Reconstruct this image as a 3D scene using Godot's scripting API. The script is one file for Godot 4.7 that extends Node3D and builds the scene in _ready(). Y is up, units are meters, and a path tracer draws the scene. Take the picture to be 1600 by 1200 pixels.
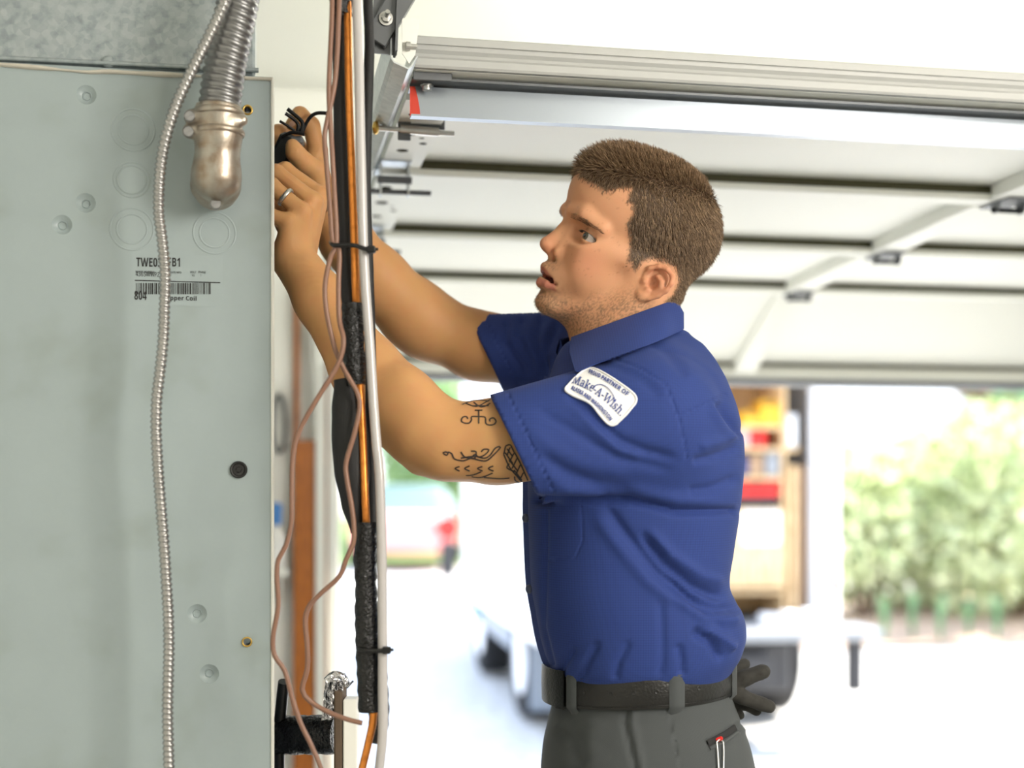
extends Node3D
# A technician at an air handler in a garage. Units are metres; the garage's own axes: -Z to the driveway, +X to the right.
const LENS := 2100.0          # focal length in pixels of a 1600 x 1200 picture
const HORIZON := 760.0
const YAW := 10.7             # degrees the camera is turned to the right of the garage's axis
const FIGURE := 1.75          # distance from the camera to the technician
var eye := Vector3(0, 1.40, 0)
var cr := Vector3(cos(deg_to_rad(YAW)), 0, sin(deg_to_rad(YAW)))
var cf := Vector3(sin(deg_to_rad(YAW)), 0, -cos(deg_to_rad(YAW)))
var taken := {}
var M := {}
var rng := RandomNumberGenerator.new()

# ---------------------------------------------------------------- mesh builder
class Shape:
	var v := PackedVector3Array()
	var n := PackedVector3Array()
	var c := PackedColorArray()
	var t := PackedVector2Array()
	var ix := PackedInt32Array()
	var tinted := false

	func add(p: Vector3, nn := Vector3.ZERO, uv := Vector2.ZERO, col := Color.WHITE) -> int:
		v.append(p)
		n.append(nn)
		t.append(uv)
		c.append(col)
		return v.size() - 1

	func tri(a: int, b: int, d: int) -> void:
		ix.append(a)
		ix.append(b)
		ix.append(d)

	func quad(a: int, b: int, d: int, e: int) -> void:
		tri(a, b, d)
		tri(a, d, e)

	func face(pts: Array, out := Vector3.ZERO) -> void:   # a flat convex polygon
		var nn: Vector3 = (pts[1] - pts[0]).cross(pts[2] - pts[0]).normalized()
		if nn.dot(out) < 0:
			nn = -nn
		var first := v.size()
		for p in pts:
			add(p, nn, Vector2(p.x + p.z, p.y))
		for i in range(1, pts.size() - 1):
			tri(first, first + i, first + i + 1)

	func box(x: Transform3D, size: Vector3, bevel := 0.0) -> void:   # chamfered on every edge
		var h := size / 2
		var b := minf(bevel, minf(h.x, minf(h.y, h.z)) * 0.9)
		var corner := func(s: Vector3, axis: int) -> Vector3:
			var p := Vector3(s.x * (h.x - b), s.y * (h.y - b), s.z * (h.z - b))
			p[axis] = s[axis] * h[axis]
			return x * p
		for axis in 3:
			var a := (axis + 1) % 3
			var d := (axis + 2) % 3
			for s in [-1.0, 1.0]:
				var pts := []
				for q in [[-1, -1], [1, -1], [1, 1], [-1, 1]]:
					var k := Vector3.ZERO
					k[axis] = s
					k[a] = q[0]
					k[d] = q[1]
					pts.append(corner.call(k, axis))
				var o := Vector3.ZERO
				o[axis] = s
				face(pts, x.basis * o)
		if b <= 0.0:
			return
		for axis in 3:
			var a := (axis + 1) % 3
			var d := (axis + 2) % 3
			for s in [-1.0, 1.0]:
				for r in [-1.0, 1.0]:
					var k0 := Vector3.ZERO
					k0[a] = s
					k0[d] = r
					var k1 := k0
					k0[axis] = -1
					k1[axis] = 1
					var o := Vector3.ZERO
					o[a] = s
					o[d] = r
					face([corner.call(k0, a), corner.call(k1, a), corner.call(k1, d), corner.call(k0, d)], x.basis * o)
		for sx in [-1.0, 1.0]:
			for sy in [-1.0, 1.0]:
				for sz in [-1.0, 1.0]:
					var k := Vector3(sx, sy, sz)
					face([corner.call(k, 0), corner.call(k, 1), corner.call(k, 2)], x.basis * k)

	func prism(poly: PackedVector2Array, depth: float, x := Transform3D()) -> void:   # the polygon in x, y, pushed along z
		var tris := Geometry2D.triangulate_polygon(poly)
		for s in [0.0, depth]:
			var out: Vector3 = x.basis * Vector3(0, 0, 1 if s > 0 else -1)
			var first := v.size()
			for p in poly:
				add(x * Vector3(p.x, p.y, s), out.normalized(), p)
			for i in range(0, tris.size(), 3):
				tri(first + tris[i], first + tris[i + 1], first + tris[i + 2])
		var clock := Geometry2D.is_polygon_clockwise(poly)
		for i in poly.size():
			var a := poly[i]
			var b := poly[(i + 1) % poly.size()]
			var e := b - a
			var o := Vector3(e.y, -e.x, 0) * (-1.0 if clock else 1.0)
			face([x * Vector3(a.x, a.y, 0), x * Vector3(b.x, b.y, 0), x * Vector3(b.x, b.y, depth), x * Vector3(a.x, a.y, depth)], x.basis * o)

	func tube(path: PackedVector3Array, radius, sides := 12, squash := 1.0, caps := true) -> void:   # radius: a number, or a function of (share of the length, metres along, angle)
		var total := 0.0
		for i in range(1, path.size()):
			total += path[i].distance_to(path[i - 1])
		var along := 0.0
		var up := Vector3.UP
		var first := v.size()
		var m := path.size()
		for i in m:
			var dir := (path[mini(i + 1, m - 1)] - path[maxi(i - 1, 0)]).normalized()
			if i == 0 and absf(dir.dot(up)) > 0.9:
				up = Vector3(0, 0, 1)
			up = (up - dir * up.dot(dir)).normalized()
			var side := dir.cross(up)
			if i > 0:
				along += path[i].distance_to(path[i - 1])
			for k in sides + 1:
				var a := TAU * k / sides
				var o := up * cos(a) * squash + side * sin(a)
				var r: float = radius.call(along / total, along, a) if radius is Callable else radius
				add(path[i] + o * r, (up * cos(a) + side * sin(a) * squash).normalized(), Vector2(float(k) / sides, along))
		for i in m - 1:
			for k in sides:
				var a := first + i * (sides + 1) + k
				quad(a, a + 1, a + sides + 2, a + sides + 1)
		if radius is Callable:
			smooth_from(first, sides + 1, m)
		if caps:
			for i in [0, m - 1]:
				var ring := []
				for k in sides:
					ring.append(v[first + i * (sides + 1) + k])
				face(ring, path[i] - path[1 if i == 0 else m - 2])

	func smooth_from(first: int, columns: int, rows: int) -> void:   # normals of a grid whose first and last column meet
		var old := n.slice(first)
		for i in rows:
			for k in columns:
				var l := first + i * columns + (k - 1 if k > 0 else columns - 2)
				var r := first + i * columns + (k + 1 if k < columns - 1 else 1)
				var d := first + maxi(i - 1, 0) * columns + k
				var u := first + mini(i + 1, rows - 1) * columns + k
				var nn := (v[r] - v[l]).cross(v[u] - v[d])
				if nn.length_squared() > 1e-20:
					nn = nn.normalized()
					n[first + i * columns + k] = nn if nn.dot(old[i * columns + k]) > 0 else -nn

	func lathe(profile: PackedVector2Array, sides: int, x := Transform3D(), hard := true) -> void:   # (radius, height) pairs, turned about y
		var turn := 0.0      # a profile that runs downwards is turned about, so that normals point outwards
		for i in profile.size() - 1:
			turn += (profile[i].x + profile[i + 1].x) * (profile[i + 1].y - profile[i].y)
		if turn < 0:
			profile = profile.duplicate()
			profile.reverse()
		for i in profile.size() - 1:
			var a := profile[i]
			var b := profile[i + 1]
			if a.is_equal_approx(b):
				continue
			var slope := Vector2(b.y - a.y, a.x - b.x).normalized()
			var sa := slope
			var sb := slope
			if not hard:
				if i > 0:
					var q := profile[i - 1]
					sa = (slope + Vector2(a.y - q.y, q.x - a.x).normalized()).normalized()
				if i < profile.size() - 2:
					var q := profile[i + 2]
					sb = (slope + Vector2(q.y - b.y, b.x - q.x).normalized()).normalized()
			var first := v.size()
			for k in sides + 1:
				var e := Vector2(cos(TAU * k / sides), sin(TAU * k / sides))
				add(x * Vector3(a.x * e.x, a.y, a.x * e.y), (x.basis * Vector3(sa.x * e.x, sa.y, sa.x * e.y)).normalized(), Vector2(float(k) / sides, a.y))
				add(x * Vector3(b.x * e.x, b.y, b.x * e.y), (x.basis * Vector3(sb.x * e.x, sb.y, sb.x * e.y)).normalized(), Vector2(float(k) / sides, b.y))
			for k in sides:
				quad(first + k * 2, first + k * 2 + 1, first + k * 2 + 3, first + k * 2 + 2)

	func sheet(rows: Array, closed := false) -> void:   # a grid of points, smooth
		var first := v.size()
		var cols: int = rows[0].size()
		for i in rows.size():
			for k in cols:
				add(rows[i][k], Vector3.ZERO, Vector2(float(k) / (cols - 1), float(i) / (rows.size() - 1)))
		for i in rows.size() - 1:
			for k in cols - 1:
				var a := first + i * cols + k
				quad(a, a + 1, a + cols + 1, a + cols)
		normals_from(first, ix.size() - (rows.size() - 1) * (cols - 1) * 6)
		if closed:
			for i in rows.size():
				var a := first + i * cols
				var nn := (n[a] + n[a + cols - 1]).normalized()
				n[a] = nn
				n[a + cols - 1] = nn

	func normals_from(first: int, first_ix: int) -> void:
		for i in range(first, v.size()):
			n[i] = Vector3.ZERO
		for i in range(first_ix, ix.size(), 3):
			var a := ix[i]
			var b := ix[i + 1]
			var d := ix[i + 2]
			var nn := (v[b] - v[a]).cross(v[d] - v[a])
			n[a] += nn
			n[b] += nn
			n[d] += nn
		for i in range(first, v.size()):
			n[i] = n[i].normalized()

	func join(o: Shape) -> void:
		var first := v.size()
		v.append_array(o.v)
		n.append_array(o.n)
		t.append_array(o.t)
		c.append_array(o.c)
		tinted = tinted or o.tinted
		for i in o.ix:
			ix.append(first + i)

	func done() -> ArrayMesh:
		for i in range(0, ix.size(), 3):     # front faces run clockwise
			var a := ix[i]
			var b := ix[i + 1]
			var d := ix[i + 2]
			if (v[b] - v[a]).cross(v[d] - v[a]).dot(n[a] + n[b] + n[d]) > 0:
				ix[i + 1] = d
				ix[i + 2] = b
		var arrays := []
		arrays.resize(Mesh.ARRAY_MAX)
		arrays[Mesh.ARRAY_VERTEX] = v
		arrays[Mesh.ARRAY_NORMAL] = n
		arrays[Mesh.ARRAY_TEX_UV] = t
		if tinted:
			arrays[Mesh.ARRAY_COLOR] = c
		arrays[Mesh.ARRAY_INDEX] = ix
		var m := ArrayMesh.new()
		m.add_surface_from_arrays(Mesh.PRIMITIVE_TRIANGLES, arrays)
		return m

# ---------------------------------------------------------------- distance field: tapered capsules, ellipsoids and lofts joined by smooth minima
class Field:
	var kind := PackedInt32Array()
	var a := PackedVector3Array()
	var b := PackedVector3Array()
	var ra := PackedFloat32Array()
	var rb := PackedFloat32Array()
	var inv := PackedFloat32Array()
	var k := PackedFloat32Array()
	var sub := PackedInt32Array()
	var basis: Array[Basis] = []
	var loft := []
	var all := PackedInt32Array()
	var slack := 1.35      # how far from the surface a block may lie and still be meshed, in half diagonals

	func _put(type: int, p: Vector3, q: Vector3, r: float, s: float, blend: float, minus: bool, bs := Basis(), lf = null) -> void:
		all.append(kind.size())
		kind.append(type)
		a.append(p)
		b.append(q)
		ra.append(r)
		rb.append(s)
		inv.append(1.0 / maxf(q.length_squared(), 1e-9))
		k.append(blend)
		sub.append(1 if minus else 0)
		basis.append(bs)
		loft.append(lf)

	func cone(p: Vector3, q: Vector3, r: float, s: float, blend := 0.01, minus := false) -> void:
		_put(0, p, q - p, r, s, blend, minus)

	func ball(p: Vector3, r: float, blend := 0.01, minus := false) -> void:
		_put(0, p, Vector3.ZERO, r, r, blend, minus)

	func chain(pts: Array, radii: Array, blend := 0.01, minus := false) -> void:
		for i in pts.size() - 1:
			cone(pts[i], pts[i + 1], radii[i], radii[i + 1], blend, minus)

	func egg(p: Vector3, r: Vector3, bs := Basis(), blend := 0.01, minus := false) -> void:   # bs: columns are the ellipsoid's axes
		_put(1, p, r, 0, 0, blend, minus, bs.transposed())

	func lofted(rows: Array, power: float, blend := 0.01) -> void:   # rows of (height, x of the front, x of the back, half width, z of the middle), heights ascending
		var y0: float = rows[0][0]
		var y1: float = rows[-1][0]
		var tab := PackedVector4Array()
		for i in 97:
			var y := y0 + (y1 - y0) * i / 96.0
			var j := 0
			while j < rows.size() - 2 and y > rows[j + 1][0]:
				j += 1
			var w: float = clampf((y - rows[j][0]) / (rows[j + 1][0] - rows[j][0]), 0, 1)
			var o := Vector4()
			for d in 4:
				var p0: float = rows[maxi(j - 1, 0)][d + 1]
				var p1: float = rows[j][d + 1]
				var p2: float = rows[j + 1][d + 1]
				var p3: float = rows[mini(j + 2, rows.size() - 1)][d + 1]
				o[d] = cubic_interpolate(p1, p2, p0, p3, w)
			tab.append(o)
		_put(2, Vector3(0, y0, 0), Vector3(0, y1, 0), power, 0, blend, false, Basis(), tab)

	func cut_cone(p: Vector3, q: Vector3, r: float, s: float, blend: float, out: Vector3, minus := false) -> void:   # ends flat at q, square to out
		_put(4, p, q - p, r, s, blend, minus, Basis(out.normalized(), Vector3.UP, Vector3.BACK))

	func slab(p: Vector3, out: Vector3, blend := 0.002) -> void:   # cuts off all that lies beyond p along out
		_put(3, p, out.normalized(), 0, 0, blend, true)

	func one(i: int, p: Vector3) -> float:
		match kind[i]:
			0:
				var q := p - a[i]
				var h := clampf(q.dot(b[i]) * inv[i], 0.0, 1.0)
				return (q - b[i] * h).length() - ra[i] - (rb[i] - ra[i]) * h
			1:
				var q: Vector3 = basis[i] * (p - a[i])
				var r := b[i]
				var k0 := (q / r).length()
				var k1 := (q / (r * r)).length()
				return k0 * (k0 - 1.0) / k1 if k1 > 1e-9 else -minf(r.x, minf(r.y, r.z))
			3:
				return -(p - a[i]).dot(b[i])
			4:
				var q := p - a[i]
				var h := clampf(q.dot(b[i]) * inv[i], 0.0, 1.3)
				return maxf((q - b[i] * h).length() - ra[i] - (rb[i] - ra[i]) * h, (q - b[i]).dot(basis[i].x))
		var y0 := a[i].y
		var y1 := b[i].y
		var tab: PackedVector4Array = loft[i]
		var at := clampf((p.y - y0) / (y1 - y0), 0, 0.99999) * 96.0
		var lo := int(at)
		var o := tab[lo].lerp(tab[lo + 1], at - lo)
		var ax := (o.y - o.x) / 2
		var u := absf(p.x - (o.x + o.y) / 2) / ax
		var w := absf(p.z - o.w) / o.z
		var rr := pow(pow(u, ra[i]) + pow(w, ra[i]), 1.0 / ra[i])
		var d := (rr - 1.0) * minf(ax, o.z)
		var dy := maxf(y0 - p.y, p.y - y1)
		if dy <= 0:
			return maxf(d, dy)
		return sqrt(maxf(d, 0) * maxf(d, 0) + dy * dy)

	func at(p: Vector3, ids: PackedInt32Array) -> float:
		var d := 1.0
		for i in ids:
			var e := one(i, p)
			var kk := k[i]
			if sub[i]:
				e = -e
				var h := maxf(kk - absf(d - e), 0.0)
				d = maxf(d, e) + h * h / (4.0 * kk)
			else:
				var h := maxf(kk - absf(d - e), 0.0)
				d = minf(d, e) - h * h / (4.0 * kk)
		return d

	func near(p: Vector3, reach: float) -> PackedInt32Array:   # those that can matter within reach of p
		var ds := PackedFloat32Array()
		var least := 1e9
		for i in kind.size():
			var e := one(i, p)
			ds.append(e)
			if not sub[i]:
				least = minf(least, e)
		var out := PackedInt32Array()
		for i in kind.size():
			if sub[i]:
				if ds[i] < 2.0 * reach + k[i]:
					out.append(i)
			elif ds[i] < least + 2.1 * reach + k[i]:
				out.append(i)
		return out

	func cast(from: Vector3, dir: Vector3, ids: PackedInt32Array, far := 3.0) -> float:   # distance along a ray to the surface, or -1
		var s := 1.3
		for step in 90:
			var d := at(from + dir * s, ids)
			if d < 0.0004:
				return s
			s += d * 0.8
			if s > far:
				return -1.0
		return s

	func slope(p: Vector3, ids: PackedInt32Array) -> Vector3:
		var e := 0.0015
		return Vector3(at(p + Vector3(e, 0, 0), ids) - at(p - Vector3(e, 0, 0), ids), at(p + Vector3(0, e, 0), ids) - at(p - Vector3(0, e, 0), ids), at(p + Vector3(0, 0, e), ids) - at(p - Vector3(0, 0, e), ids)).normalized()

	func net(s: Shape, box_lo: Vector3, box_hi: Vector3, cell: float, tint = null, push = null) -> void:   # surface nets on one lattice, so that boxes side by side meet without a seam
		var lo := ((box_lo / cell).floor() - Vector3.ONE * 3.0) * cell
		var hi := box_hi + Vector3.ONE * cell * 3.0
		var nx := int(ceil((hi.x - lo.x) / cell / 8.0)) * 8 + 1
		var ny := int(ceil((hi.y - lo.y) / cell / 8.0)) * 8 + 1
		var nz := int(ceil((hi.z - lo.z) / cell / 8.0)) * 8 + 1
		var val := PackedFloat32Array()
		val.resize(nx * ny * nz)
		val.fill(1.0)
		var vert := PackedInt32Array()
		vert.resize(nx * ny * nz)
		vert.fill(-1)
		var sx := 1
		var sy := nx
		var sz := nx * ny
		var reach := cell * 4.0 * 1.7321
		var blocks: Array[Vector3i] = []
		for bz in range(0, nz, 8):
			for by in range(0, ny, 8):
				for bx in range(0, nx, 8):
					var mid := lo + Vector3(bx + 3.5, by + 3.5, bz + 3.5) * cell
					var ids := near(mid, reach)
					var d := at(mid, ids)
					var ex := mini(bx + 8, nx)
					var ey := mini(by + 8, ny)
					var ez := mini(bz + 8, nz)
					if absf(d) > reach * slack:
						if d < 0:
							for z in range(bz, ez):
								for y in range(by, ey):
									for x in range(bx, ex):
										val[x + y * sy + z * sz] = -1.0
						continue
					blocks.append(Vector3i(bx, by, bz))
					for z in range(bz, ez):
						for y in range(by, ey):
							for x in range(bx, ex):
								val[x + y * sy + z * sz] = at(lo + Vector3(x, y, z) * cell, ids)
		var first := s.v.size()
		var first_ix := s.ix.size()
		var corner := PackedInt32Array([0, sx, sy, sx + sy, sz, sx + sz, sy + sz, sx + sy + sz])
		var edges := [[0, 1], [2, 3], [4, 5], [6, 7], [0, 2], [1, 3], [4, 6], [5, 7], [0, 4], [1, 5], [2, 6], [3, 7]]
		for bl in blocks:
			for z in range(bl.z, mini(bl.z + 8, nz - 1)):
				for y in range(bl.y, mini(bl.y + 8, ny - 1)):
					for x in range(bl.x, mini(bl.x + 8, nx - 1)):
						var at0 := x + y * sy + z * sz
						var inside := 0
						for c in 8:
							if val[at0 + corner[c]] < 0:
								inside += 1
						if inside == 0 or inside == 8:
							continue
						var sum := Vector3.ZERO
						var count := 0
						for e in edges:
							var e0: int = e[0]
							var e1: int = e[1]
							var v0 := val[at0 + corner[e0]]
							var v1 := val[at0 + corner[e1]]
							if (v0 < 0) != (v1 < 0):
								var w := v0 / (v0 - v1)
								var p0 := Vector3(e0 & 1, (e0 >> 1) & 1, (e0 >> 2) & 1)
								sum += p0.lerp(Vector3(e1 & 1, (e1 >> 1) & 1, (e1 >> 2) & 1), w)
								count += 1
						vert[at0] = s.add(lo + (Vector3(x, y, z) + sum / count) * cell)
		for bl in blocks:
			for z in range(bl.z, mini(bl.z + 8, nz - 1)):
				for y in range(bl.y, mini(bl.y + 8, ny - 1)):
					for x in range(bl.x, mini(bl.x + 8, nx - 1)):
						var at0 := x + y * sy + z * sz
						if vert[at0] < 0:
							continue
						var low := val[at0] < 0
						for axis in 3:
							var st: int = [sx, sy, sz][axis]
							if low == (val[at0 + st] < 0):
								continue
							var p: int = [sy, sz, sx][axis]
							var q: int = [sz, sx, sy][axis]
							if at0 - p - q < 0:
								continue
							var i0 := vert[at0]
							var i1 := vert[at0 - p]
							var i2 := vert[at0 - p - q]
							var i3 := vert[at0 - q]
							if i1 < 0 or i2 < 0 or i3 < 0:
								continue
							if low:
								s.quad(i0, i1, i2, i3)
							else:
								s.quad(i0, i3, i2, i1)
		s.normals_from(first, first_ix)
		if push != null:
			var e := 0.0009      # normals come from the slope of the push itself, so that fine folds stay clean on the lattice
			for i in range(first, s.v.size()):
				var p := s.v[i]
				var n0 := s.n[i]
				var d: float = push.call(p, n0)
				var t1 := n0.cross(Vector3(0.13, 0.98, 0.15)).normalized()
				var t2 := n0.cross(t1)
				var d1: float = push.call(p + t1 * e, n0)
				var d2: float = push.call(p + t2 * e, n0)
				s.v[i] = p + n0 * d
				s.n[i] = (n0 - t1 * ((d1 - d) / e) - t2 * ((d2 - d) / e)).normalized()
		var kept := PackedInt32Array()
		for i in range(first_ix, s.ix.size(), 3):
			var mid := (s.v[s.ix[i]] + s.v[s.ix[i + 1]] + s.v[s.ix[i + 2]]) / 3.0
			if mid.x >= box_lo.x and mid.y >= box_lo.y and mid.z >= box_lo.z and mid.x < box_hi.x and mid.y < box_hi.y and mid.z < box_hi.z:
				kept.append(s.ix[i])
				kept.append(s.ix[i + 1])
				kept.append(s.ix[i + 2])
		s.ix.resize(first_ix)
		s.ix.append_array(kept)
		if tint != null:
			s.tinted = true
			for i in range(first, s.v.size()):
				s.c[i] = tint.call(s.v[i], s.n[i])

# ---------------------------------------------------------------- naming and placing
func numbered(called: String) -> String:
	var k: int = taken.get(called, -1) + 1
	taken[called] = k
	return called if k == 0 else "%s_%03d" % [called, k]

func tag(o: Node, label := "", category := "", group := "", kind := "") -> Node:
	for pair in [["label", label], ["category", category], ["group", group], ["kind", kind]]:
		if pair[1]:
			o.set_meta(pair[0], pair[1])
	return o

func thing(called: String, label: String, category: String, at := Vector3.ZERO, group := "") -> Node3D:
	var o := Node3D.new()
	o.name = numbered(called)
	add_child(o)
	o.position = at
	tag(o, label, category, group)
	return o

func put(called: String, mesh: Mesh, m: Material, parent: Node = self, label := "") -> MeshInstance3D:
	var o := MeshInstance3D.new()
	o.name = numbered(called) if parent == self else called
	o.mesh = mesh
	o.material_override = m
	parent.add_child(o, true)
	if label:
		o.set_meta("label", label)
	if parent is Node3D and parent != self and parent.is_inside_tree():
		pass
	return o

func obj(called: String, s: Shape, m: Material, parent: Node = self, label := "") -> MeshInstance3D:
	# shapes are written in world metres; a part is moved into its parent's own frame
	if parent != self:
		var back := Transform3D()
		var p: Node = parent
		while p != self and p is Node3D:
			back = p.transform * back
			p = p.get_parent()
		back = back.affine_inverse()
		if not back.is_equal_approx(Transform3D()):
			for i in s.v.size():
				s.v[i] = back * s.v[i]
				s.n[i] = back.basis * s.n[i]
	return put(called, s.done(), m, parent, label)

func struct(called: String, s: Shape, m: Material, label := "") -> MeshInstance3D:
	var o := obj(called, s, m)
	tag(o, label, "", "", "structure")
	return o

func W(px: float, py: float, d: float) -> Vector3:   # a point measured on the photograph, at distance d
	return eye + cr * ((px - 800) / LENS * d) + Vector3.UP * ((HORIZON - py) / LENS * d) + cf * d

func on_z(px: float, py: float, z: float) -> Vector3:   # the same, on the plane of that z
	return W(px, py, z / ((px - 800) / LENS * cr.z + cf.z))

func on_x(px: float, py: float, x: float) -> Vector3:
	return W(px, py, x / ((px - 800) / LENS * cr.x + cf.x))

func mp(px: float, py: float, z := 0.0) -> Vector3:   # in the technician's frame: x to the right, z to the camera, from the point the lens axis meets
	return Vector3((px - 800) / LENS * (FIGURE - z), (HORIZON - py) / LENS * (FIGURE - z), z)

func seen(p: Vector3) -> Vector2:
	return Vector2(800 + p.x * LENS / (FIGURE - p.z), HORIZON - p.y * LENS / (FIGURE - p.z))

func frame(o: Vector3, y: Vector3, hint := Vector3(0.1, 0.2, 1)) -> Transform3D:   # a frame whose y runs along y
	y = y.normalized()
	var x := y.cross(hint).normalized()
	return Transform3D(Basis(x, y, x.cross(y)), o)

func curve(pts: Array, step := 0.01) -> PackedVector3Array:   # a smooth path through the points
	var out := PackedVector3Array()
	for i in pts.size() - 1:
		var p0: Vector3 = pts[maxi(i - 1, 0)]
		var p1: Vector3 = pts[i]
		var p2: Vector3 = pts[i + 1]
		var p3: Vector3 = pts[mini(i + 2, pts.size() - 1)]
		var m := maxi(1, int(p1.distance_to(p2) / step))
		for k in m:
			out.append(p1.cubic_interpolate(p2, p0, p3, float(k) / m))
	out.append(pts[-1])
	return out

func line2(flat: Array) -> Array:   # [x, y, x, y ...] as pairs
	var out := []
	for i in range(0, flat.size(), 2):
		out.append(Vector2(flat[i], flat[i + 1]))
	return out

func near_line(p: Vector2, pts: Array) -> Vector2:   # (distance to a polyline, share of its length)
	var best := 1e9
	var where := 0.0
	for i in pts.size() - 1:
		var q := Geometry2D.get_closest_point_to_segment(p, pts[i], pts[i + 1])
		var d := p.distance_to(q)
		if d < best:
			best = d
			where = (i + (q - pts[i]).length() / maxf((pts[i + 1] - pts[i]).length(), 0.001)) / (pts.size() - 1)
	return Vector2(best, where)

func noise_of(frequency: float, sd := 1, kind := FastNoiseLite.TYPE_SIMPLEX_SMOOTH, octaves := 3) -> FastNoiseLite:
	var q := FastNoiseLite.new()
	q.seed = sd
	q.frequency = frequency
	q.noise_type = kind
	q.fractal_octaves = octaves
	return q

func noise_picture(q: FastNoiseLite, size := 512, ramp = null) -> NoiseTexture2D:
	var o := NoiseTexture2D.new()
	o.width = size
	o.height = size
	o.seamless = true
	o.noise = q
	if ramp != null:
		var g := Gradient.new()
		g.offsets = PackedFloat32Array(ramp[0])
		g.colors = PackedColorArray(ramp[1])
		o.color_ramp = g
	return o

func mat(called: String, c: Color, rough := 0.6, metal := 0.0, more := {}) -> StandardMaterial3D:
	var m := StandardMaterial3D.new()
	m.resource_name = called
	m.albedo_color = c
	m.roughness = rough
	m.metallic = metal
	for key in more:
		m.set(key, more[key])
	M[called] = m
	return m

func triplanar(m: StandardMaterial3D, scale: float) -> void:
	m.uv1_triplanar = true
	m.uv1_scale = Vector3.ONE * scale

# ---------------------------------------------------------------- camera, sky, lights
func _ready() -> void:
	rng.seed = 7
	var cam := Camera3D.new()
	cam.name = "camera"
	cam.position = eye
	cam.basis = Basis(cr, Vector3.UP, -cf)
	cam.projection = Camera3D.PROJECTION_FRUSTUM
	cam.near = 0.05
	cam.far = 300.0
	cam.size = 2.0 * cam.near * 600.0 / LENS
	cam.frustum_offset = Vector2(0, cam.near * (HORIZON - 600.0) / LENS)
	var at := CameraAttributesPhysical.new()
	at.frustum_focal_length = 50.0
	at.exposure_aperture = 2.3
	at.frustum_focus_distance = 1.66
	cam.attributes = at
	add_child(cam)
	cam.current = true

	var sky := ProceduralSkyMaterial.new()
	sky.sky_top_color = Color(0.72, 0.80, 0.94)
	sky.sky_horizon_color = Color(0.93, 0.95, 0.98)
	sky.sky_curve = 0.25
	sky.ground_bottom_color = Color(0.55, 0.54, 0.5)
	sky.ground_horizon_color = Color(0.8, 0.8, 0.76)
	sky.energy_multiplier = 4.2
	var env := Environment.new()
	env.background_mode = Environment.BG_SKY
	env.sky = Sky.new()
	env.sky.sky_material = sky
	env.tonemap_mode = Environment.TONE_MAPPER_LINEAR
	env.tonemap_exposure = 1.0
	env.sdfgi_enabled = true
	env.ssao_enabled = true
	env.ssil_enabled = true
	var we := WorldEnvironment.new()
	we.name = "world"
	we.environment = env
	add_child(we)

	var sun := DirectionalLight3D.new()
	sun.name = "sun"
	sun.light_energy = 5.8
	sun.light_color = Color(1.0, 0.97, 0.93)
	sun.light_angular_distance = 1.0
	sun.shadow_enabled = true
	sun.look_at_from_position(Vector3.ZERO, Vector3(-0.75, -0.85, 0.2))
	add_child(sun)

	materials()
	room_lights()
	garage()
	garage_door()
	track()
	outdoors()
	truck()
	air_handler()
	lines()
	technician()

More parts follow.
